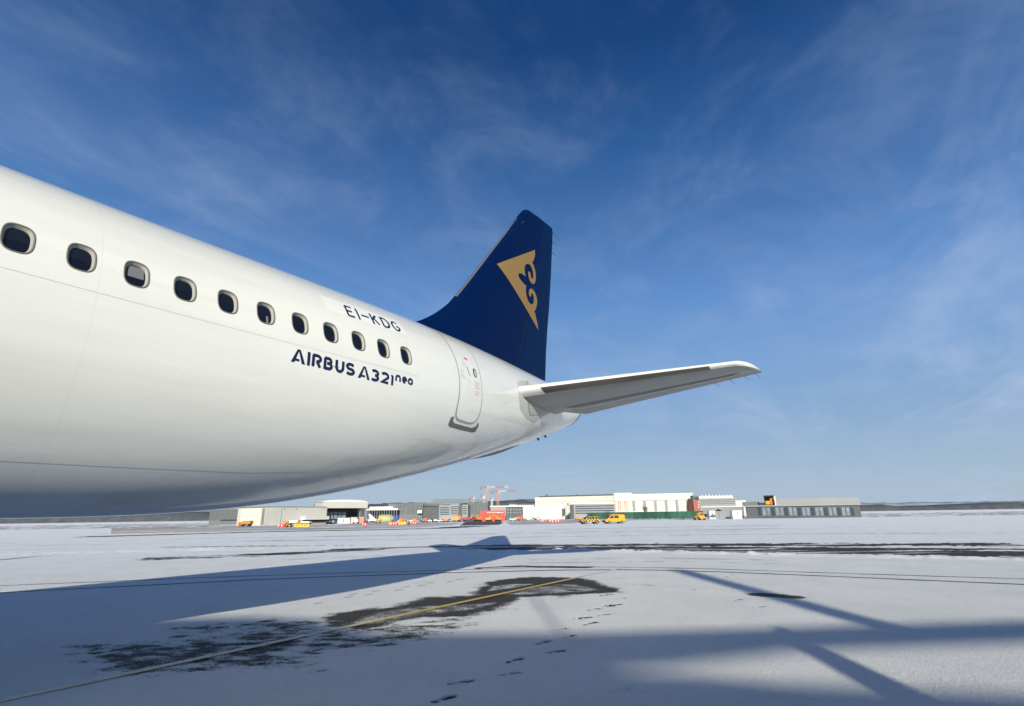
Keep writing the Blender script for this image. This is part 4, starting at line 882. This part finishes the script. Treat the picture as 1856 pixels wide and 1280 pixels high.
for k in range(6): x = 1147 + k * 19.6; f.rect('column_strip', B['lgrey'], x, 907, x + 4.6, 926, .5)
for k in range(5): x = 1155.5 + k * 19.6; f.rect('door_joint', B['cream'], x, 908, x + .5, 926, .2)
for x in (1160, 1192, 1228, 1246): f.rect('roof_unit', B['lgrey'], x, 893.2, x + 2.2, 895.4, -5, 7)
f.rect('wall_band', B['cream'], 1142, 906.2, 1257, 906.9, .6); f.rect('roof_edge', B['snow'], 1145, 894.8, 1257, 895.6, .2, 3)
f = Facade('brick_house', 'narrow red brick building at the right end of the white gate hangar', 'building', 1257, 324, 1271, 324)
f.rect('wall', B['brick'], 1258, 906, 1270, 938, 0, 12, ground=True)
for k in range(3): f.rect('window', B['white'], 1265.5, 909.5 + k * 4.5, 1267.5, 911.5 + k * 4.5, .15)
f.rect('plant_room', B['dgrey'], 1258, 898, 1262, 906, -3, 7)
f = Facade('far_terrace_block', 'long pale apartment block far behind the grey shed, snow on its roof', 'apartment block', 1268, 560, 1352, 560)
f.rect('wall', B['lgrey'], 1268, 903, 1334, 930, 0, 30, ground=True); f.rect('upper_floor', B['white'], 1268, 898.8, 1330, 904, -2, 28); f.rect('wall', B['cream'], 1334, 907, 1354, 930, -1, 26, ground=True)
for k in range(3): f.rect('window_band', B['dgrey'], 1270, 906 + k * 3.4, 1332, 907.1 + k * 3.4, .2)
mb = MB()
for k in range(9): f.rect('', None, 1274 + k * 6.4, 897.2 - (k % 3) * .5, 1275.5 + k * 6.4, 899, -4, 6, mb=mb)
f.finish(mb, 'chimneys', B['white']); f.rect('mast', B['lgrey'], 1297.6, 893, 1298.1, 899, -5, 5.4)
f = Facade('grey_shed', 'long low grey shed with a snowy roof right of the green fence', 'shed', 1273, 235, 1348, 228)
f.rect('wall', B['lgrey'], 1273, 919.5, 1346, 938, 0, 10, ground=True); f.rect('roof', B['snow'], 1272, 918, 1348, 919.6, .4, 10.5); f.rect('dark_door', B['dark'], 1273, 932, 1283, 937, .15)
f = Facade('glass_front_building', 'dark building with tall glass doors, an open upper frame and orange machinery at the right', 'building', 1343, 205, 1560, 190)
f.rect('wall', B['dgrey'], 1352, 917, 1560, 938, 0, 14, ground=True); f.rect('upper_wall', B['grey'], 1345, 909.5, 1376, 917, -4, 12); f.rect('fascia', B['lgrey'], 1350, 914.8, 1560, 917.2, .6, 14)
for k in range(22): f.rect('glazed_door', B['glassb'] if k % 3 else B['glass'], 1374 + k * 8, 920, 1380 + k * 8, 934.5, .15)
f.rect('frame_roof', B['dark'], 1384, 898, 1403, 900, .2, 8); f.rect('frame_post', B['dark'], 1385, 899, 1386.5, 916, .2, .5); f.rect('frame_post', B['cranewh'], 1404, 899, 1406, 916, .2, .5); f.rect('frame_wall', B['dgrey'], 1386, 899.5, 1404, 916, -6, 8)
f.rect('orange_tank', B['yellow'], 1388, 908, 1395, 914.5, -.5, 3); f.rect('orange_tank', B['orange'], 1396, 903, 1402, 914.5, -1.5, 3); f.rect('upper_wall', B['lgrey'], 1404, 903, 1560, 915, -2, 12)

# green screened fence: one fence, its panels and posts
f = Facade('green_screen_fence', 'long fence of dark green screen panels in front of the white gate hangar', 'fence', 1062, 268, 1276, 222)
gm = material('green_screen_fabric', (.035, .13, .085), rough=.8, noise=.35, nscale=.35, stretch=(1, 1, .2)); gm2 = material('green_screen_fabric_light', (.055, .17, .11), rough=.8, noise=.35, nscale=.4, stretch=(1, 1, .2))
for k in range(22):
    x = 1064 + k * 9.6; f.rect('screen_panel', gm if RNG.random() < .6 else gm2, x, 929.2 - k * .135, x + 9.3, 945, .06 + .12 * (k % 2), 0, ground=True); f.rect('post', B['dgrey'], x + 9.3, 928.8 - k * .135, x + 9.6, 944, .22, 0, ground=True)
# snow bank at the fence foot
VV = []; FF = []
for k in range(90):
    u = f.len * k / 89; h = .35 + .35 * RNG.random(); VV += [f.P(u, .5, .2), f.P(u, 1.3, .3 + h), f.P(u, 3.0, .25)]
    if k: a = (k - 1) * 3; FF += [(a, a + 3, a + 4, a + 1), (a + 1, a + 4, a + 5, a + 2)]
sb = meshobj('snow_bank', VV, FF, B['snow'], None, True); sb.location = f.root.location; tag(sb, kind='structure')

# ------------------------------------------------------------------ cranes
def crane(px, ytop, D, xl, xr, label, masts=('craneor', 'cranered'), mw=1.6):
    p = at(px, D); top = at(px, D, ytop); H = top[2] - p[2]; rt = empty('tower_crane', p - np.array([0, 0, .3]), label=label, cat='tower crane', group='tower cranes over the building site')
    sc = D / 1003; a = MB(); h = mw / 2
    for sx, sy in ((-h, -h), (h, -h), (h, h), (-h, h)): a.tube((sx, sy, 0), (sx, sy, H), .16, n=4)
    n = int(H / mw)
    for k in range(n):
        z0, z1 = H * k / n, H * (k + 1) / n
        a.tube((-h, -h, z0), (h, -h, z1), .1, n=4).tube((h, -h, z0), (h, h, z1), .1, n=4).tube((h, h, z0), (-h, h, z1), .1, n=4).tube((-h, h, z0), (-h, -h, z1), .1, n=4)
    a.build('mast', B[masts[0]], rt)
    e = -HR if False else HR
    def bar(nm, d0, d1, hgt, mats):
        g = 4.0; k0 = 0; nseg = max(1, int(abs(d1 - d0) / g)); mbs = {m: MB() for m in mats}
        for k in range(nseg):
            A_ = d0 + (d1 - d0) * k / nseg; B_ = d0 + (d1 - d0) * (k + 1) / nseg; m = mbs[mats[(k // 2) % len(mats)]]
            q = lambda d, w, z: (e[0] * d + HD[0] * w, e[1] * d + HD[1] * w, H + z)
            m.tube(q(A_, -.5, 0), q(B_, -.5, 0), .13, n=4).tube(q(A_, .5, 0), q(B_, .5, 0), .13, n=4).tube(q(A_, 0, hgt), q(B_, 0, hgt), .13, n=4).tube(q(A_, -.5, 0), q((A_ + B_) / 2, 0, hgt), .09, n=4).tube(q((A_ + B_) / 2, 0, hgt), q(B_, .5, 0), .09, n=4)
        r = None
        for m_, mm_ in mbs.items():
            if mm_.V: r = mm_.build(nm, B[m_], rt)
        return r
    bar('jib', 0, (xr - px) * sc, 1.3, ('cranewh', masts[1])); bar('counter_jib', 0, (xl - px) * sc, 1.0, ('cranered', 'cranewh'))
    c = (xl - px) * sc * .85; MB().box(e[0] * c - 1, e[0] * c + 1, e[1] * c - 1, e[1] * c + 1, H - 1.6, H + .2).build('counterweight', B['lgrey'], rt)
    MB().box(.7, 2.2, -.8, .8, H - 1.5, H + .3, .2, .1).build('cab', B['cranewh'], rt); MB().tube((0, 0, H), (0, 0, H + 2.2), .5, .15, n=4).build('tower_head', B['cranered'], rt)
crane(882, 883.5, 560, 869, 922, 'tallest tower crane, orange mast and red and white jib')
crane(902.5, 891, 560, 890, 935, 'second tallest tower crane, orange mast, just right of the tallest')
crane(857.5, 903, 640, 849, 862, 'pale short tower crane with a white jib, leftmost of the cranes', ('cranewh', 'cranewh'))
crane(877, 898.5, 680, 870, 881, 'slim pale tower crane with a red jib just left of the tallest crane', ('cranewh', 'cranered'))
crane(891.5, 904, 680, 888, 895, 'slim pale tower crane between the two tall cranes', ('cranewh', 'craneor'))

# ------------------------------------------------------------------ vehicles
def veh_frame(px, D, yaw_deg):
    """base point and the heading (nose direction) of a vehicle seen side-on; 0 = nose to the left of the picture"""
    p = at(px, D); a = math.atan2(-HR[1], -HR[0]) + R(yaw_deg); return p, a
def wheel(rt, x, y, r, wd=.2):
    w_ = MB().tube((x, y - wd / 2, r), (x, y + wd / 2, r), r, n=20).build('wheel', B['tyre'], rt); MB().tube((x, y - wd / 2 - .01, r), (x, y + wd / 2 + .01, r), r * .58, n=14).build('rim', B['rim'], w_)
def shell(prof, hw, top_in, zb):
    """side outline lofted to a body whose sides lean in above the belt line zb"""
    n = len(prof); V = []
    for s in (-1, 1):
        for x, z in prof: V.append((x, s * (hw - (top_in * max(0, z - zb))), z))
    return V, [tuple(range(n)), tuple(range(n, 2 * n))[::-1]] + [(i, i + n, (i + 1) % n + n, (i + 1) % n) for i in range(n)]
def side_glass(rt, polys, hw, top_in, zb, mat, nm='side_window'):
    for pts in polys:
        for s in (-1, 1):
            V = [(x, s * (hw - top_in * max(0, z - zb) + .012), z) for x, z in pts]; V += [(x, v[1] - s * .03, z) for (x, z), v in zip(pts, V)]; n = len(pts)
            meshobj(nm, V, [tuple(range(n)), tuple(range(n, 2 * n))[::-1]] + [(i, (i + 1) % n, n + (i + 1) % n, n + i) for i in range(n)], mat, rt)
def bevelled(o, w=.05, seg=2):
    m = o.modifiers.new('bevel', 'BEVEL'); m.width = w; m.segments = seg; m.limit_method = 'ANGLE'; m.angle_limit = R(25); return o
# yellow panel van
p, a = veh_frame(1112, 118, 14)
van = empty('panel_van', p, a, label='yellow van parked on the snow in front of the green fence', cat='van')
PR = [(-2.15, .35), (2.2, .35), (2.3, .55), (2.28, .82), (1.62, 1.08), (.98, 1.72), (.75, 1.82), (-1.95, 1.86), (-2.12, 1.7), (-2.2, .9)]
V, Fc = shell(PR, .90, .16, .95); bevelled(meshobj('body', V, Fc, B['yellow'], van))
side_glass(van, [[(1.45, 1.10), (.85, 1.66), (.35, 1.68), (.35, 1.10)], [(.22, 1.10), (.22, 1.68), (-.75, 1.68), (-.75, 1.10)]], .90, .16, .95, B['glass'])
V = [(1.60, -.76, 1.11), (1.60, .76, 1.11), (1.0, .70, 1.70), (1.0, -.70, 1.70)]; V2 = [(x + .035, y, z + .03) for x, y, z in V]; meshobj('windscreen', V + V2, [(0, 1, 2, 3), (7, 6, 5, 4), (0, 4, 5, 1), (1, 5, 6, 2), (2, 6, 7, 3), (3, 7, 4, 0)], B['glass'], van)
bevelled(MB().box(2.12, 2.36, -.85, .85, .28, .60).build('front_bumper', B['tyre'], van)); MB().box(-2.28, -2.1, -.84, .84, .32, .55).build('rear_bumper', B['tyre'], van); MB().box(-2.0, 2.0, -.915, .915, .30, .42).build('side_skirt', B['tyre'], van)
for s in (-.66, .66): MB().box(2.22, 2.32, s - .17, s + .17, .66, .84).build('headlight', B['glassb'], van); MB().box(1.05, 1.2, s * 1.48 - .08, s * 1.48 + .08, 1.08, 1.26).build('mirror', B['tyre'], van); MB().box(-2.22, -2.1, s * 1.2 - .07, s * 1.2 + .07, .9, 1.35).build('tail_light', B['signred'], van)
for x in (-1.38, 1.45):
    for y in (-.82, .82): wheel(van, x, y, .33)
MB().box(.1, .4, -.3, .3, 1.83, 1.95).build('beacon_bar', B['orange'], van)
# chequered apron car
chk = bpy.data.materials.new('yellow_black_chequer'); chk.use_nodes = True; t = chk.node_tree; b = t.nodes['Principled BSDF']; c = N(t, 'ShaderNodeTexCoord'); q = N(t, 'ShaderNodeTexChecker'); q.inputs['Scale'].default_value = 3.1; q.inputs['Color1'].default_value = (.80, .50, .02, 1); q.inputs['Color2'].default_value = (.012, .012, .012, 1)
mpp = N(t, 'ShaderNodeMapping'); mpp.inputs['Location'].default_value = (.05, .161, .12); t.links.new(c.outputs['Object'], mpp.inputs[0]); t.links.new(mpp.outputs[0], q.inputs['Vector']); t.links.new(q.outputs[0], b.inputs['Base Color']); b.inputs['Roughness'].default_value = .4; b.inputs['Coat Weight'].default_value = .4
p, a = veh_frame(1068, 118, 16)
fm = empty('follow_me_car', p, a, label='airport car chequered in black and yellow, left of the yellow van', cat='car')
PR = [(-1.98, .42), (1.98, .42), (2.1, .7), (2.05, .92), (1.15, 1.06), (.55, 1.50), (.3, 1.56), (-1.7, 1.54), (-1.98, 1.1)]
V, Fc = shell(PR, .88, .2, .98); bevelled(meshobj('body', V, Fc, chk, fm))
side_glass(fm, [[(.98, 1.06), (.48, 1.44), (.05, 1.46), (.05, 1.06)], [(-.05, 1.06), (-.05, 1.46), (-.85, 1.46), (-.85, 1.06)], [(-.95, 1.06), (-.95, 1.45), (-1.6, 1.43), (-1.75, 1.08)]], .88, .2, .98, B['glass'])
V = [(1.16, -.74, 1.09), (1.16, .74, 1.09), (.6, .68, 1.47), (.6, -.68, 1.47)]; V2 = [(x + .035, y, z + .035) for x, y, z in V]; meshobj('windscreen', V + V2, [(0, 1, 2, 3), (7, 6, 5, 4), (0, 4, 5, 1), (1, 5, 6, 2), (2, 6, 7, 3), (3, 7, 4, 0)], B['glass'], fm)
bevelled(MB().box(1.95, 2.16, -.84, .84, .32, .60).build('front_bumper', B['tyre'], fm)); MB().box(-2.06, -1.9, -.82, .82, .34, .6).build('rear_bumper', B['tyre'], fm)
for x in (-1.28, 1.32):
    for y in (-.80, .80): wheel(fm, x, y, .36, .24)
for s in (-.62, .62): MB().box(2.02, 2.12, s - .15, s + .15, .70, .84).build('headlight', B['glassb'], fm)
sg = MB().box(-.55, -.42, -.6, .6, 1.62, 1.92).build('roof_sign', B['carblack'], fm); lb = MB().box(.0, .28, -.6, .6, 1.56, 1.68).build('light_bar', B['lamp'], fm)
# yellow tractor seen end-on
p, a = veh_frame(1266.5, 168, -70)
tr = empty('airport_tractor', p, a, label='yellow airport tractor standing at the right end of the green fence', cat='tractor')
bevelled(MB().box(-1.5, 1.4, -.95, .95, .5, 1.25).build('chassis', B['yellow'], tr)); bevelled(MB().box(-1.2, .1, -.8, .8, 1.25, 2.15, .12, .1).build('cab', B['yellow'], tr)); MB().box(-1.22, .12, -.6, .6, 1.45, 1.95, .06).build('cab_window', B['glass'], tr); MB().box(-.6, -.3, -.15, .15, 2.15, 2.35).build('beacon', B['orange'], tr)
for x in (-1, .95):
    for y in (-.95, .95): wheel(tr, x, y, .45, .35)
# small parked cars: a few body colours, each car a thing
def small_car(mat, label, grp):
    rt = empty('parked_car', (0, 0, 0), label=label, cat='car', group=grp)
    PR = [(-2.1, .35), (2.1, .35), (2.15, .7), (1.2, .92), (.6, 1.38), (-1.0, 1.42), (-1.75, .98), (-2.15, .88)]
    V, Fc = shell(PR, .86, .22, .9); meshobj('body', V, Fc, mat, rt)
    side_glass(rt, [[(1.0, .95), (.52, 1.3), (-.95, 1.34), (-1.5, .98)]], .86, .22, .9, B['glass'])
    for x in (-1.3, 1.3):
        for y in (-.78, .78): MB().tube((x, y - .1, .32), (x, y + .1, .32), .32, n=12).build('wheel', B['tyre'], rt)
    return rt
def copy_tree(o, parent=None):
    c = o.copy(); COL.objects.link(c); c.parent = parent
    for ch in list(o.children): copy_tree(ch, c)
    return c
kinds = [small_car(B['carwhite'], 'x', 'cars parked in rows before the grey halls'), small_car(B['carsilver'], 'x', 'cars parked in rows before the grey halls'), small_car(B['carblack'], 'x', 'cars parked in rows before the grey halls'), small_car(B['carblue'], 'x', 'cars parked in rows before the grey halls')]
cn_ = ['white', 'silver', 'black', 'dark blue']; used = set()
spots = [(730 + k * 7.4, 262 + 12 * (k % 3)) for k in range(14)] + [(838, 268), (930, 300), (938, 306), (958, 318), (966, 318), (974, 322)]
for k, (px, D) in enumerate(spots):
    kd = [0, 1, 2, 0, 3, 1, 0, 2, 1, 0, 3, 0, 1, 2, 1, 0, 1, 0, 1, 0][k % 20]
    o = kinds[kd] if kd not in used else copy_tree(kinds[kd]); used.add(kd)
    p, a = veh_frame(px, D, RNG.choice([0, 180, 20, 160])); o.location = p; o.rotation_euler = (0, 0, a)
    ordn = ['leftmost', 'second', 'third', 'fourth', 'fifth', 'sixth', 'seventh', 'eighth', 'ninth', 'tenth', 'eleventh', 'twelfth', 'thirteenth', 'fourteenth']
    o['label'] = ('small %s car parked %s' % (cn_[kd], {838: 'left of the red hoarding', 930: 'just right of the blue-grey lorry', 938: 'behind the digger by the annex', 958: 'at the left end of the white hangar annex', 966: 'second along the white hangar annex', 974: 'third along the white hangar annex'}[px])) if k >= 14 else '%s car from the left in the row before the grey halls, %s' % (ordn[k], cn_[kd])

# ------------------------------------------------------------------ site clutter
def digger(px, D, mat, label, sc=1.0, yaw=0, name='excavator', cat='excavator'):
    p, a = veh_frame(px, D, yaw); rt = empty(name, p, a, label=label, cat=cat, group='machines on the site'); m = lambda *v: tuple(q * sc for q in v)
    MB().box(*m(-1.6, 1.6, -1.1, -.6, 0, .8)).box(*m(-1.6, 1.6, .6, 1.1, 0, .8)).build('tracks', B['tyre'], rt)
    bevelled(MB().box(*m(-1.6, 1.0, -1, 1, .9, 1.8)).build('engine_housing', mat, rt)); c_ = MB().box(*m(.1, 1.1, -.9, .1, 1.8, 2.7), .1, .05).build('cab', mat, rt); MB().box(*m(.2, 1.15, -.92, .05, 2.0, 2.5)).build('cab_window', B['glass'], c_)
    arm = MB().tube(m(.8, .5, 1.6), m(2.9, .5, 3.2), .18 * sc, n=6).tube(m(2.9, .5, 3.2), m(3.9, .5, 1.3), .14 * sc, n=6).build('arm', mat, rt); MB().box(*m(3.5, 4.2, .1, .9, .6, 1.3), .1).build('bucket', B['dgrey'], arm)
def truck(px, D, cabm, bodym, label, yaw=0, L=5.5, H=2.6):
    p, a = veh_frame(px, D, yaw); rt = empty('lorry', p, a, label=label, cat='lorry', group='lorries and vans at the site edge')
    cb = bevelled(MB().box(L / 2 - 1.6, L / 2, -1.05, 1.05, .5, H * .85, .12, .05).build('cab', cabm, rt)); MB().box(L / 2 - 1.1, L / 2 + .03, -.9, .9, H * .5, H * .78, .05).build('windscreen', B['glass'], cb)
    MB().box(-L / 2, L / 2 - 1.75, -1.1, 1.1, .8, H).build('load_body', bodym, rt); MB().box(-L / 2, L / 2, -.5, .5, .45, .8).build('chassis', B['tyre'], rt)
    for x in (-L / 2 + .9, L / 2 - .9):
        for y in (-.95, .95): wheel(rt, x, y, .45, .3)
digger(836, 262, B['orange'], 'orange digger left of the red hoarding'); digger(866, 255, B['orange'], 'orange digger in front of the left end of the red hoarding', yaw=30)
digger(886, 250, B['yellow'], 'yellow digger in front of the middle of the red hoarding', .9, 180); digger(903, 252, B['orange'], 'orange digger in front of the right end of the red hoarding', .9, 10)
digger(937, 300, B['orange'], 'orange digger by the white hangar annex', .9, 180)
truck(850, 258, B['purple'], B['purple'], 'low maroon lorry left of the red hoarding', 0, 8.0, 2.0); truck(913, 275, B['carblue'], B['carblue'], 'blue-grey lorry right of the red hoarding', 180, 5.5, 2.6)
truck(825, 262, B['yellow'], B['yellow'], 'small yellow lorry left of the orange digger', 0, 3.6, 2.2)
truck(447, 172, B['orange'], B['orange'], 'orange lorry at the left edge, beyond the grass', 0, 3.8, 1.7); truck(531, 190, B['orange'], B['cranewh'], 'orange and white service lorry in front of the white shed', 0, 4.6, 1.7); truck(552, 176, B['orange'], B['cranewh'], 'orange lorry with a pale load behind the service lorry', 0, 4.4, 1.3)
# red hoarding on its trailer-like frame with a line of white writing too small to read
f = Facade('red_hoarding', 'long red hoarding with a line of white lettering below the cranes', 'hoarding', 870, 268, 916, 268)
f.rect('panel', B['red'], 871, 926, 878, 940, .0, 1.5, ground=True); f.rect('panel', B['red'], 878, 925.5, 915, 937, .1, 1.5, ground=True); mb = MB(); x = 883.0
while x < 912:
    wd = RNG.uniform(.5, 1.1); f.rect('', None, x, 928.0 + RNG.uniform(0, .3), x + wd, 929.9, .2, mb=mb); x += wd + (.35 if RNG.random() < .8 else 1.3)
f.finish(mb, 'lettering', B['white_ink'])
# aircraft pieces by the pavilion
p, a = veh_frame(700, 262, 8); rt = empty('aircraft_section', p, a, label='green and yellow primed aircraft section by the pavilion', cat='aircraft section')
VV = []; FF = []
for k, (x, r) in enumerate(((-3.6, .3), (-3.0, 1.2), (-1.5, 1.75), (2, 1.75), (3.2, 1.3), (3.6, .8))):
    for j in range(16): t_ = 2 * math.pi * j / 16; VV.append((x, r * math.cos(t_), 2.0 + r * math.sin(t_)))
    if k:
        for j in range(16): FF.append(((k - 1) * 16 + j, (k - 1) * 16 + (j + 1) % 16, k * 16 + (j + 1) % 16, k * 16 + j))
meshobj('barrel', VV, FF, B['green'], rt, True); MB().tube((2.4, 0, 2), (2.9, 0, 2), 1.72, 1.5, n=16).build('nose_band', B['signyel'], rt); MB().box(-2, -1.6, -1, 1, 0, .9).box(1.6, 2, -1, 1, 0, .9).build('trestle', B['orange'], rt)
p, a = veh_frame(676, 258, 0); rt = empty('parked_tail_fin', p, a, label='white tail fin of a small parked aircraft before the pavilion', cat='tail fin')
MB().prism([(2.0, .9), (-1.9, .9), (-1.6, 1.6), (1.2, 4.0), (2.1, 4.0), (1.2, 1.6)][::-1], -.12, .12).build('fin', B['carwhite'], rt); MB().tube((-3.4, 0, 1.1), (2.2, 0, 1.3), .65, .15, n=12).build('tail_boom', B['carwhite'], rt)
f = Facade('site_containers', 'blue site container right of the primed aircraft section', 'container', 712, 280, 724, 280); f.rect('box', B['blue'], 714, 935, 722, 941, 0, 2.4, ground=True); f.rect('door_bars', B['dgrey'], 717.6, 935.5, 718.2, 940.5, .06)
for (xa, xb, yt, D, mt, lab) in ((612, 634, 939.5, 262, 'carwhite', 'low white airfield loader in front of the open hangar'), (636, 647, 938.5, 262, 'cream', 'cream equipment box in front of the open hangar'), (652, 660, 938, 262, 'craneor', 'dull orange equipment crate at the right post of the open hangar'), (1286, 1296.5, 926.5, 200, 'carwhite', 'tall white cabin in front of the grey shed'), (1328, 1345, 926, 192, 'carwhite', 'white container in front of the glass-fronted building')):
    f = Facade('equipment_box', lab, 'container', xa, D, xb, D); f.rect('box', B[mt], xa, yt, xb, 945, 0, 2.2, ground=True); f.rect('lid', B['snow'], xa - .2, yt - .6, xb + .2, yt, .15, 2.4); f.rect('door_panel', B['lgrey'], xa + (xb - xa) * .42, yt + 1.5, xa + (xb - xa) * .55, yt + 7, .05)
p = at(1303, 195); rt = empty('parasol', p, label='dark open parasol on a pole in front of the grey shed', cat='parasol'); MB().tube((0, 0, -.2), (0, 0, 3.3), .06, n=8).build('pole', B['dgrey'], rt); MB().tube((0, 0, 2.75), (0, 0, 3.45), 1.35, .05, n=10).build('canopy', B['carblack'], rt)

ords = ['first', 'second', 'third', 'fourth', 'fifth', 'sixth', 'seventh', 'eighth', 'ninth', 'tenth', 'eleventh', 'twelfth', 'thirteenth', 'fourteenth']
for k, (px, D, mt, nm_, L_) in enumerate(((598, 238, 'cranewh', 'white', 3), (604, 236, 'lgrey', 'grey', 2.2), (646, 240, 'cranewh', 'white', 2.6), (664, 246, 'carblue', 'blue', 2), (686, 242, 'orange', 'orange', 2.4), (727, 246, 'orange', 'orange', 2.2), (734, 244, 'cranered', 'red', 2), (752, 240, 'orange', 'orange', 2.2), (771, 240, 'cranered', 'red', 2.4), (789, 244, 'cranewh', 'white', 2), (808, 242, 'orange', 'orange', 2.6), (944, 262, 'cranered', 'red', 2.4), (951, 262, 'lgrey', 'grey', 2.2), (1046, 262, 'orange', 'orange', 2.2))):
    p, a = veh_frame(px, D, 0); rt = empty('equipment_trolley', p, a, label='small %s trolley, %s from the left along the far apron edge' % (nm_, ords[k]), cat='trolley', group='trolleys along the far apron edge')
    MB().box(-L_ / 2, L_ / 2, -.7, .7, .45, .6).build('deck', B['dgrey'], rt); bevelled(MB().box(-L_ / 2 + .2, L_ / 2 - .3, -.6, .6, .6, 1.2 + .3 * (k % 3), .1).build('load', B[mt], rt))
    for x in (-L_ / 2 + .4, L_ / 2 - .4):
        for y in (-.6, .6): MB().tube((x, y - .08, .25), (x, y + .08, .25), .25, n=10).build('wheel', B['tyre'], rt)
for k, (px, D, H_) in enumerate(((735, 300, 9), (925, 330, 11), (1020, 300, 9), (1290, 240, 8))):
    p = at(px, D); rt = empty('apron_lamp_post', p - np.array([0, 0, .3]), label='thin apron lamp post ' + ('before the grey production hall', 'right of the cranes', 'before the white hangar annex', 'before the grey shed')[k], cat='lamp post'); MB().tube((0, 0, 0), (0, 0, H_), .12, .07, n=8).build('pole', B['lgrey'], rt); MB().box(-.9, .9, -.15, .15, H_ - .1, H_ + .12).build('lamp_head', B['dgrey'], rt)

# taxiway signs, each a board on short legs
def sign(xa, xb, yb, D, cols, label):
    p = at((xa + xb) / 2, D); w = (xb - xa) * D / 1003; a = math.atan2(HR[1], HR[0]); rt = empty('taxiway_sign', p, a, label=label, cat='taxiway sign', group='taxiway guidance signs')
    n = len(cols); h = .62
    for k, cc_ in enumerate(cols):
        x0 = -w / 2 + w * k / n; x1 = x0 + w / n - .03; mt = {'r': B['signred'], 'y': B['signyel'], 'k': B['carblack']}[cc_]; bd = MB().box(x0, x1, -.09, .09, .25, .25 + h).build('sign_panel', mt, rt)
        ink = {'r': B['carwhite'], 'y': B['carblack'], 'k': B['signyel']}[cc_]; g = MB(); m = max(1, int((x1 - x0) / .5)); st_ = (x1 - x0 - .2) / m
        for j in range(m): g.box(x0 + .1 + j * st_, x0 + .1 + j * st_ + st_ * .22, -.10, -.085, .36, .78).box(x0 + .1 + j * st_, x0 + .1 + j * st_ + st_ * .6, -.101, -.086, .70 - .18 * (j % 2), .79 - .18 * (j % 2))
        g.build('legend', ink, bd)
    for x in (-w / 2 + .3, w / 2 - .3): MB().box(x - .05, x + .05, -.05, .05, -.2, .25).build('leg', B['dgrey'], rt)
sign(506, 519, 958, 118, 'r', 'red taxiway sign, leftmost of the signs on the grass'); sign(520, 532, 958, 119, 'k', 'black taxiway sign with yellow legend beside the leftmost red one'); sign(534, 563, 958, 120, 'yy', 'long yellow taxiway sign right of the black one, at the left')
sign(658, 668, 956, 122, 'r', 'lone red taxiway sign in the middle of the left grass strip'); sign(709, 723, 953, 134, 'r', 'red taxiway sign in front of the long yellow one'); sign(706, 737, 950.5, 146, 'yy', 'long yellow taxiway sign behind the lone red pair'); sign(739, 744, 950, 148, 'k', 'small black taxiway sign between yellow and red boards'); sign(745, 758, 949, 150, 'r', 'red taxiway sign left of the cleared taxiway stub')
sign(978, 988, 943, 158, 'r', 'red taxiway sign left of the yellow one, right of the stub'); sign(990, 1007, 943, 160, 'ky', 'black and yellow taxiway sign right of the cleared stub'); sign(995, 1016, 946, 140, 'rr', 'wide red taxiway sign nearest the chequered car')

# ------------------------------------------------------------------ bare trees
def bare_tree(px, D, H, label):
    p = at(px, D); rt = empty('bare_tree', p - np.array([0, 0, .2]), label=label, cat='tree'); tr_ = MB(); cr_ = MB(); rg = random.Random(int(px))
    def grow(a, d, L, r, lv):
        b_ = a + d * L; (tr_ if lv < 2 else cr_).tube(a, b_, r, r * .65, n=5 if lv < 2 else 3, cap=False)
        if lv >= 5: return
        for k in range(3 if lv else 6):
            t_ = rg.uniform(.35, 1); q = Vector((rg.uniform(-1, 1), rg.uniform(-1, 1), rg.uniform(-.1, .9))).normalized(); grow(a + d * L * t_, (d * .75 + q * .85).normalized(), L * rg.uniform(.5, .75), r * .55, lv + 1)
    grow(Vector((0, 0, 0)), Vector((.03, 0, 1)), H * .42, H * .03, 0); tr_.build('trunk', B['bark'], rt); cr_.build('crown', B['bark'], rt)
bare_tree(1168, 285, 8.2, 'bare brown tree behind the green fence, before the white gate hangar'); bare_tree(1335, 260, 7.5, 'bare dark tree behind the roof of the grey shed'); bare_tree(1102, 300, 6, 'small bare tree in front of the office wing')

# ------------------------------------------------------------------ wooded rise on the horizon
def rise(name, D, pts, mat, jag):
    VV = []; FF = []; n = 600; pxs = np.linspace(-900, 2700, n); ys = np.interp(pxs, [q[0] for q in pts], [q[1] for q in pts]); 
    for k, (px, h) in enumerate(zip(pxs, ys)):
        dx = (px - 928) / 1003 * D; bx = CAM[0] + HD[0] * D + HR[0] * dx; by = CAM[1] + HD[1] * D + HR[1] * dx; z = -4.2; hh = h * (1 + .0) + jag * (fbm(np.array([px * .05]), np.array([D * .1]), 5, 71, .7)[0] - .5)
        VV += [(bx, by, z - 4), (bx + HD[0] * 12, by + HD[1] * 12, z + hh * .7), (bx + HD[0] * 60, by + HD[1] * 60, z + hh), (bx + HD[0] * 300, by + HD[1] * 300, z + hh * .8)]
        if k: a = (k - 1) * 4; FF += [(a, a + 4, a + 5, a + 1), (a + 1, a + 5, a + 6, a + 2), (a + 2, a + 6, a + 7, a + 3)]
    o = meshobj(name, VV, FF, mat, None, True); o['kind'] = 'structure'
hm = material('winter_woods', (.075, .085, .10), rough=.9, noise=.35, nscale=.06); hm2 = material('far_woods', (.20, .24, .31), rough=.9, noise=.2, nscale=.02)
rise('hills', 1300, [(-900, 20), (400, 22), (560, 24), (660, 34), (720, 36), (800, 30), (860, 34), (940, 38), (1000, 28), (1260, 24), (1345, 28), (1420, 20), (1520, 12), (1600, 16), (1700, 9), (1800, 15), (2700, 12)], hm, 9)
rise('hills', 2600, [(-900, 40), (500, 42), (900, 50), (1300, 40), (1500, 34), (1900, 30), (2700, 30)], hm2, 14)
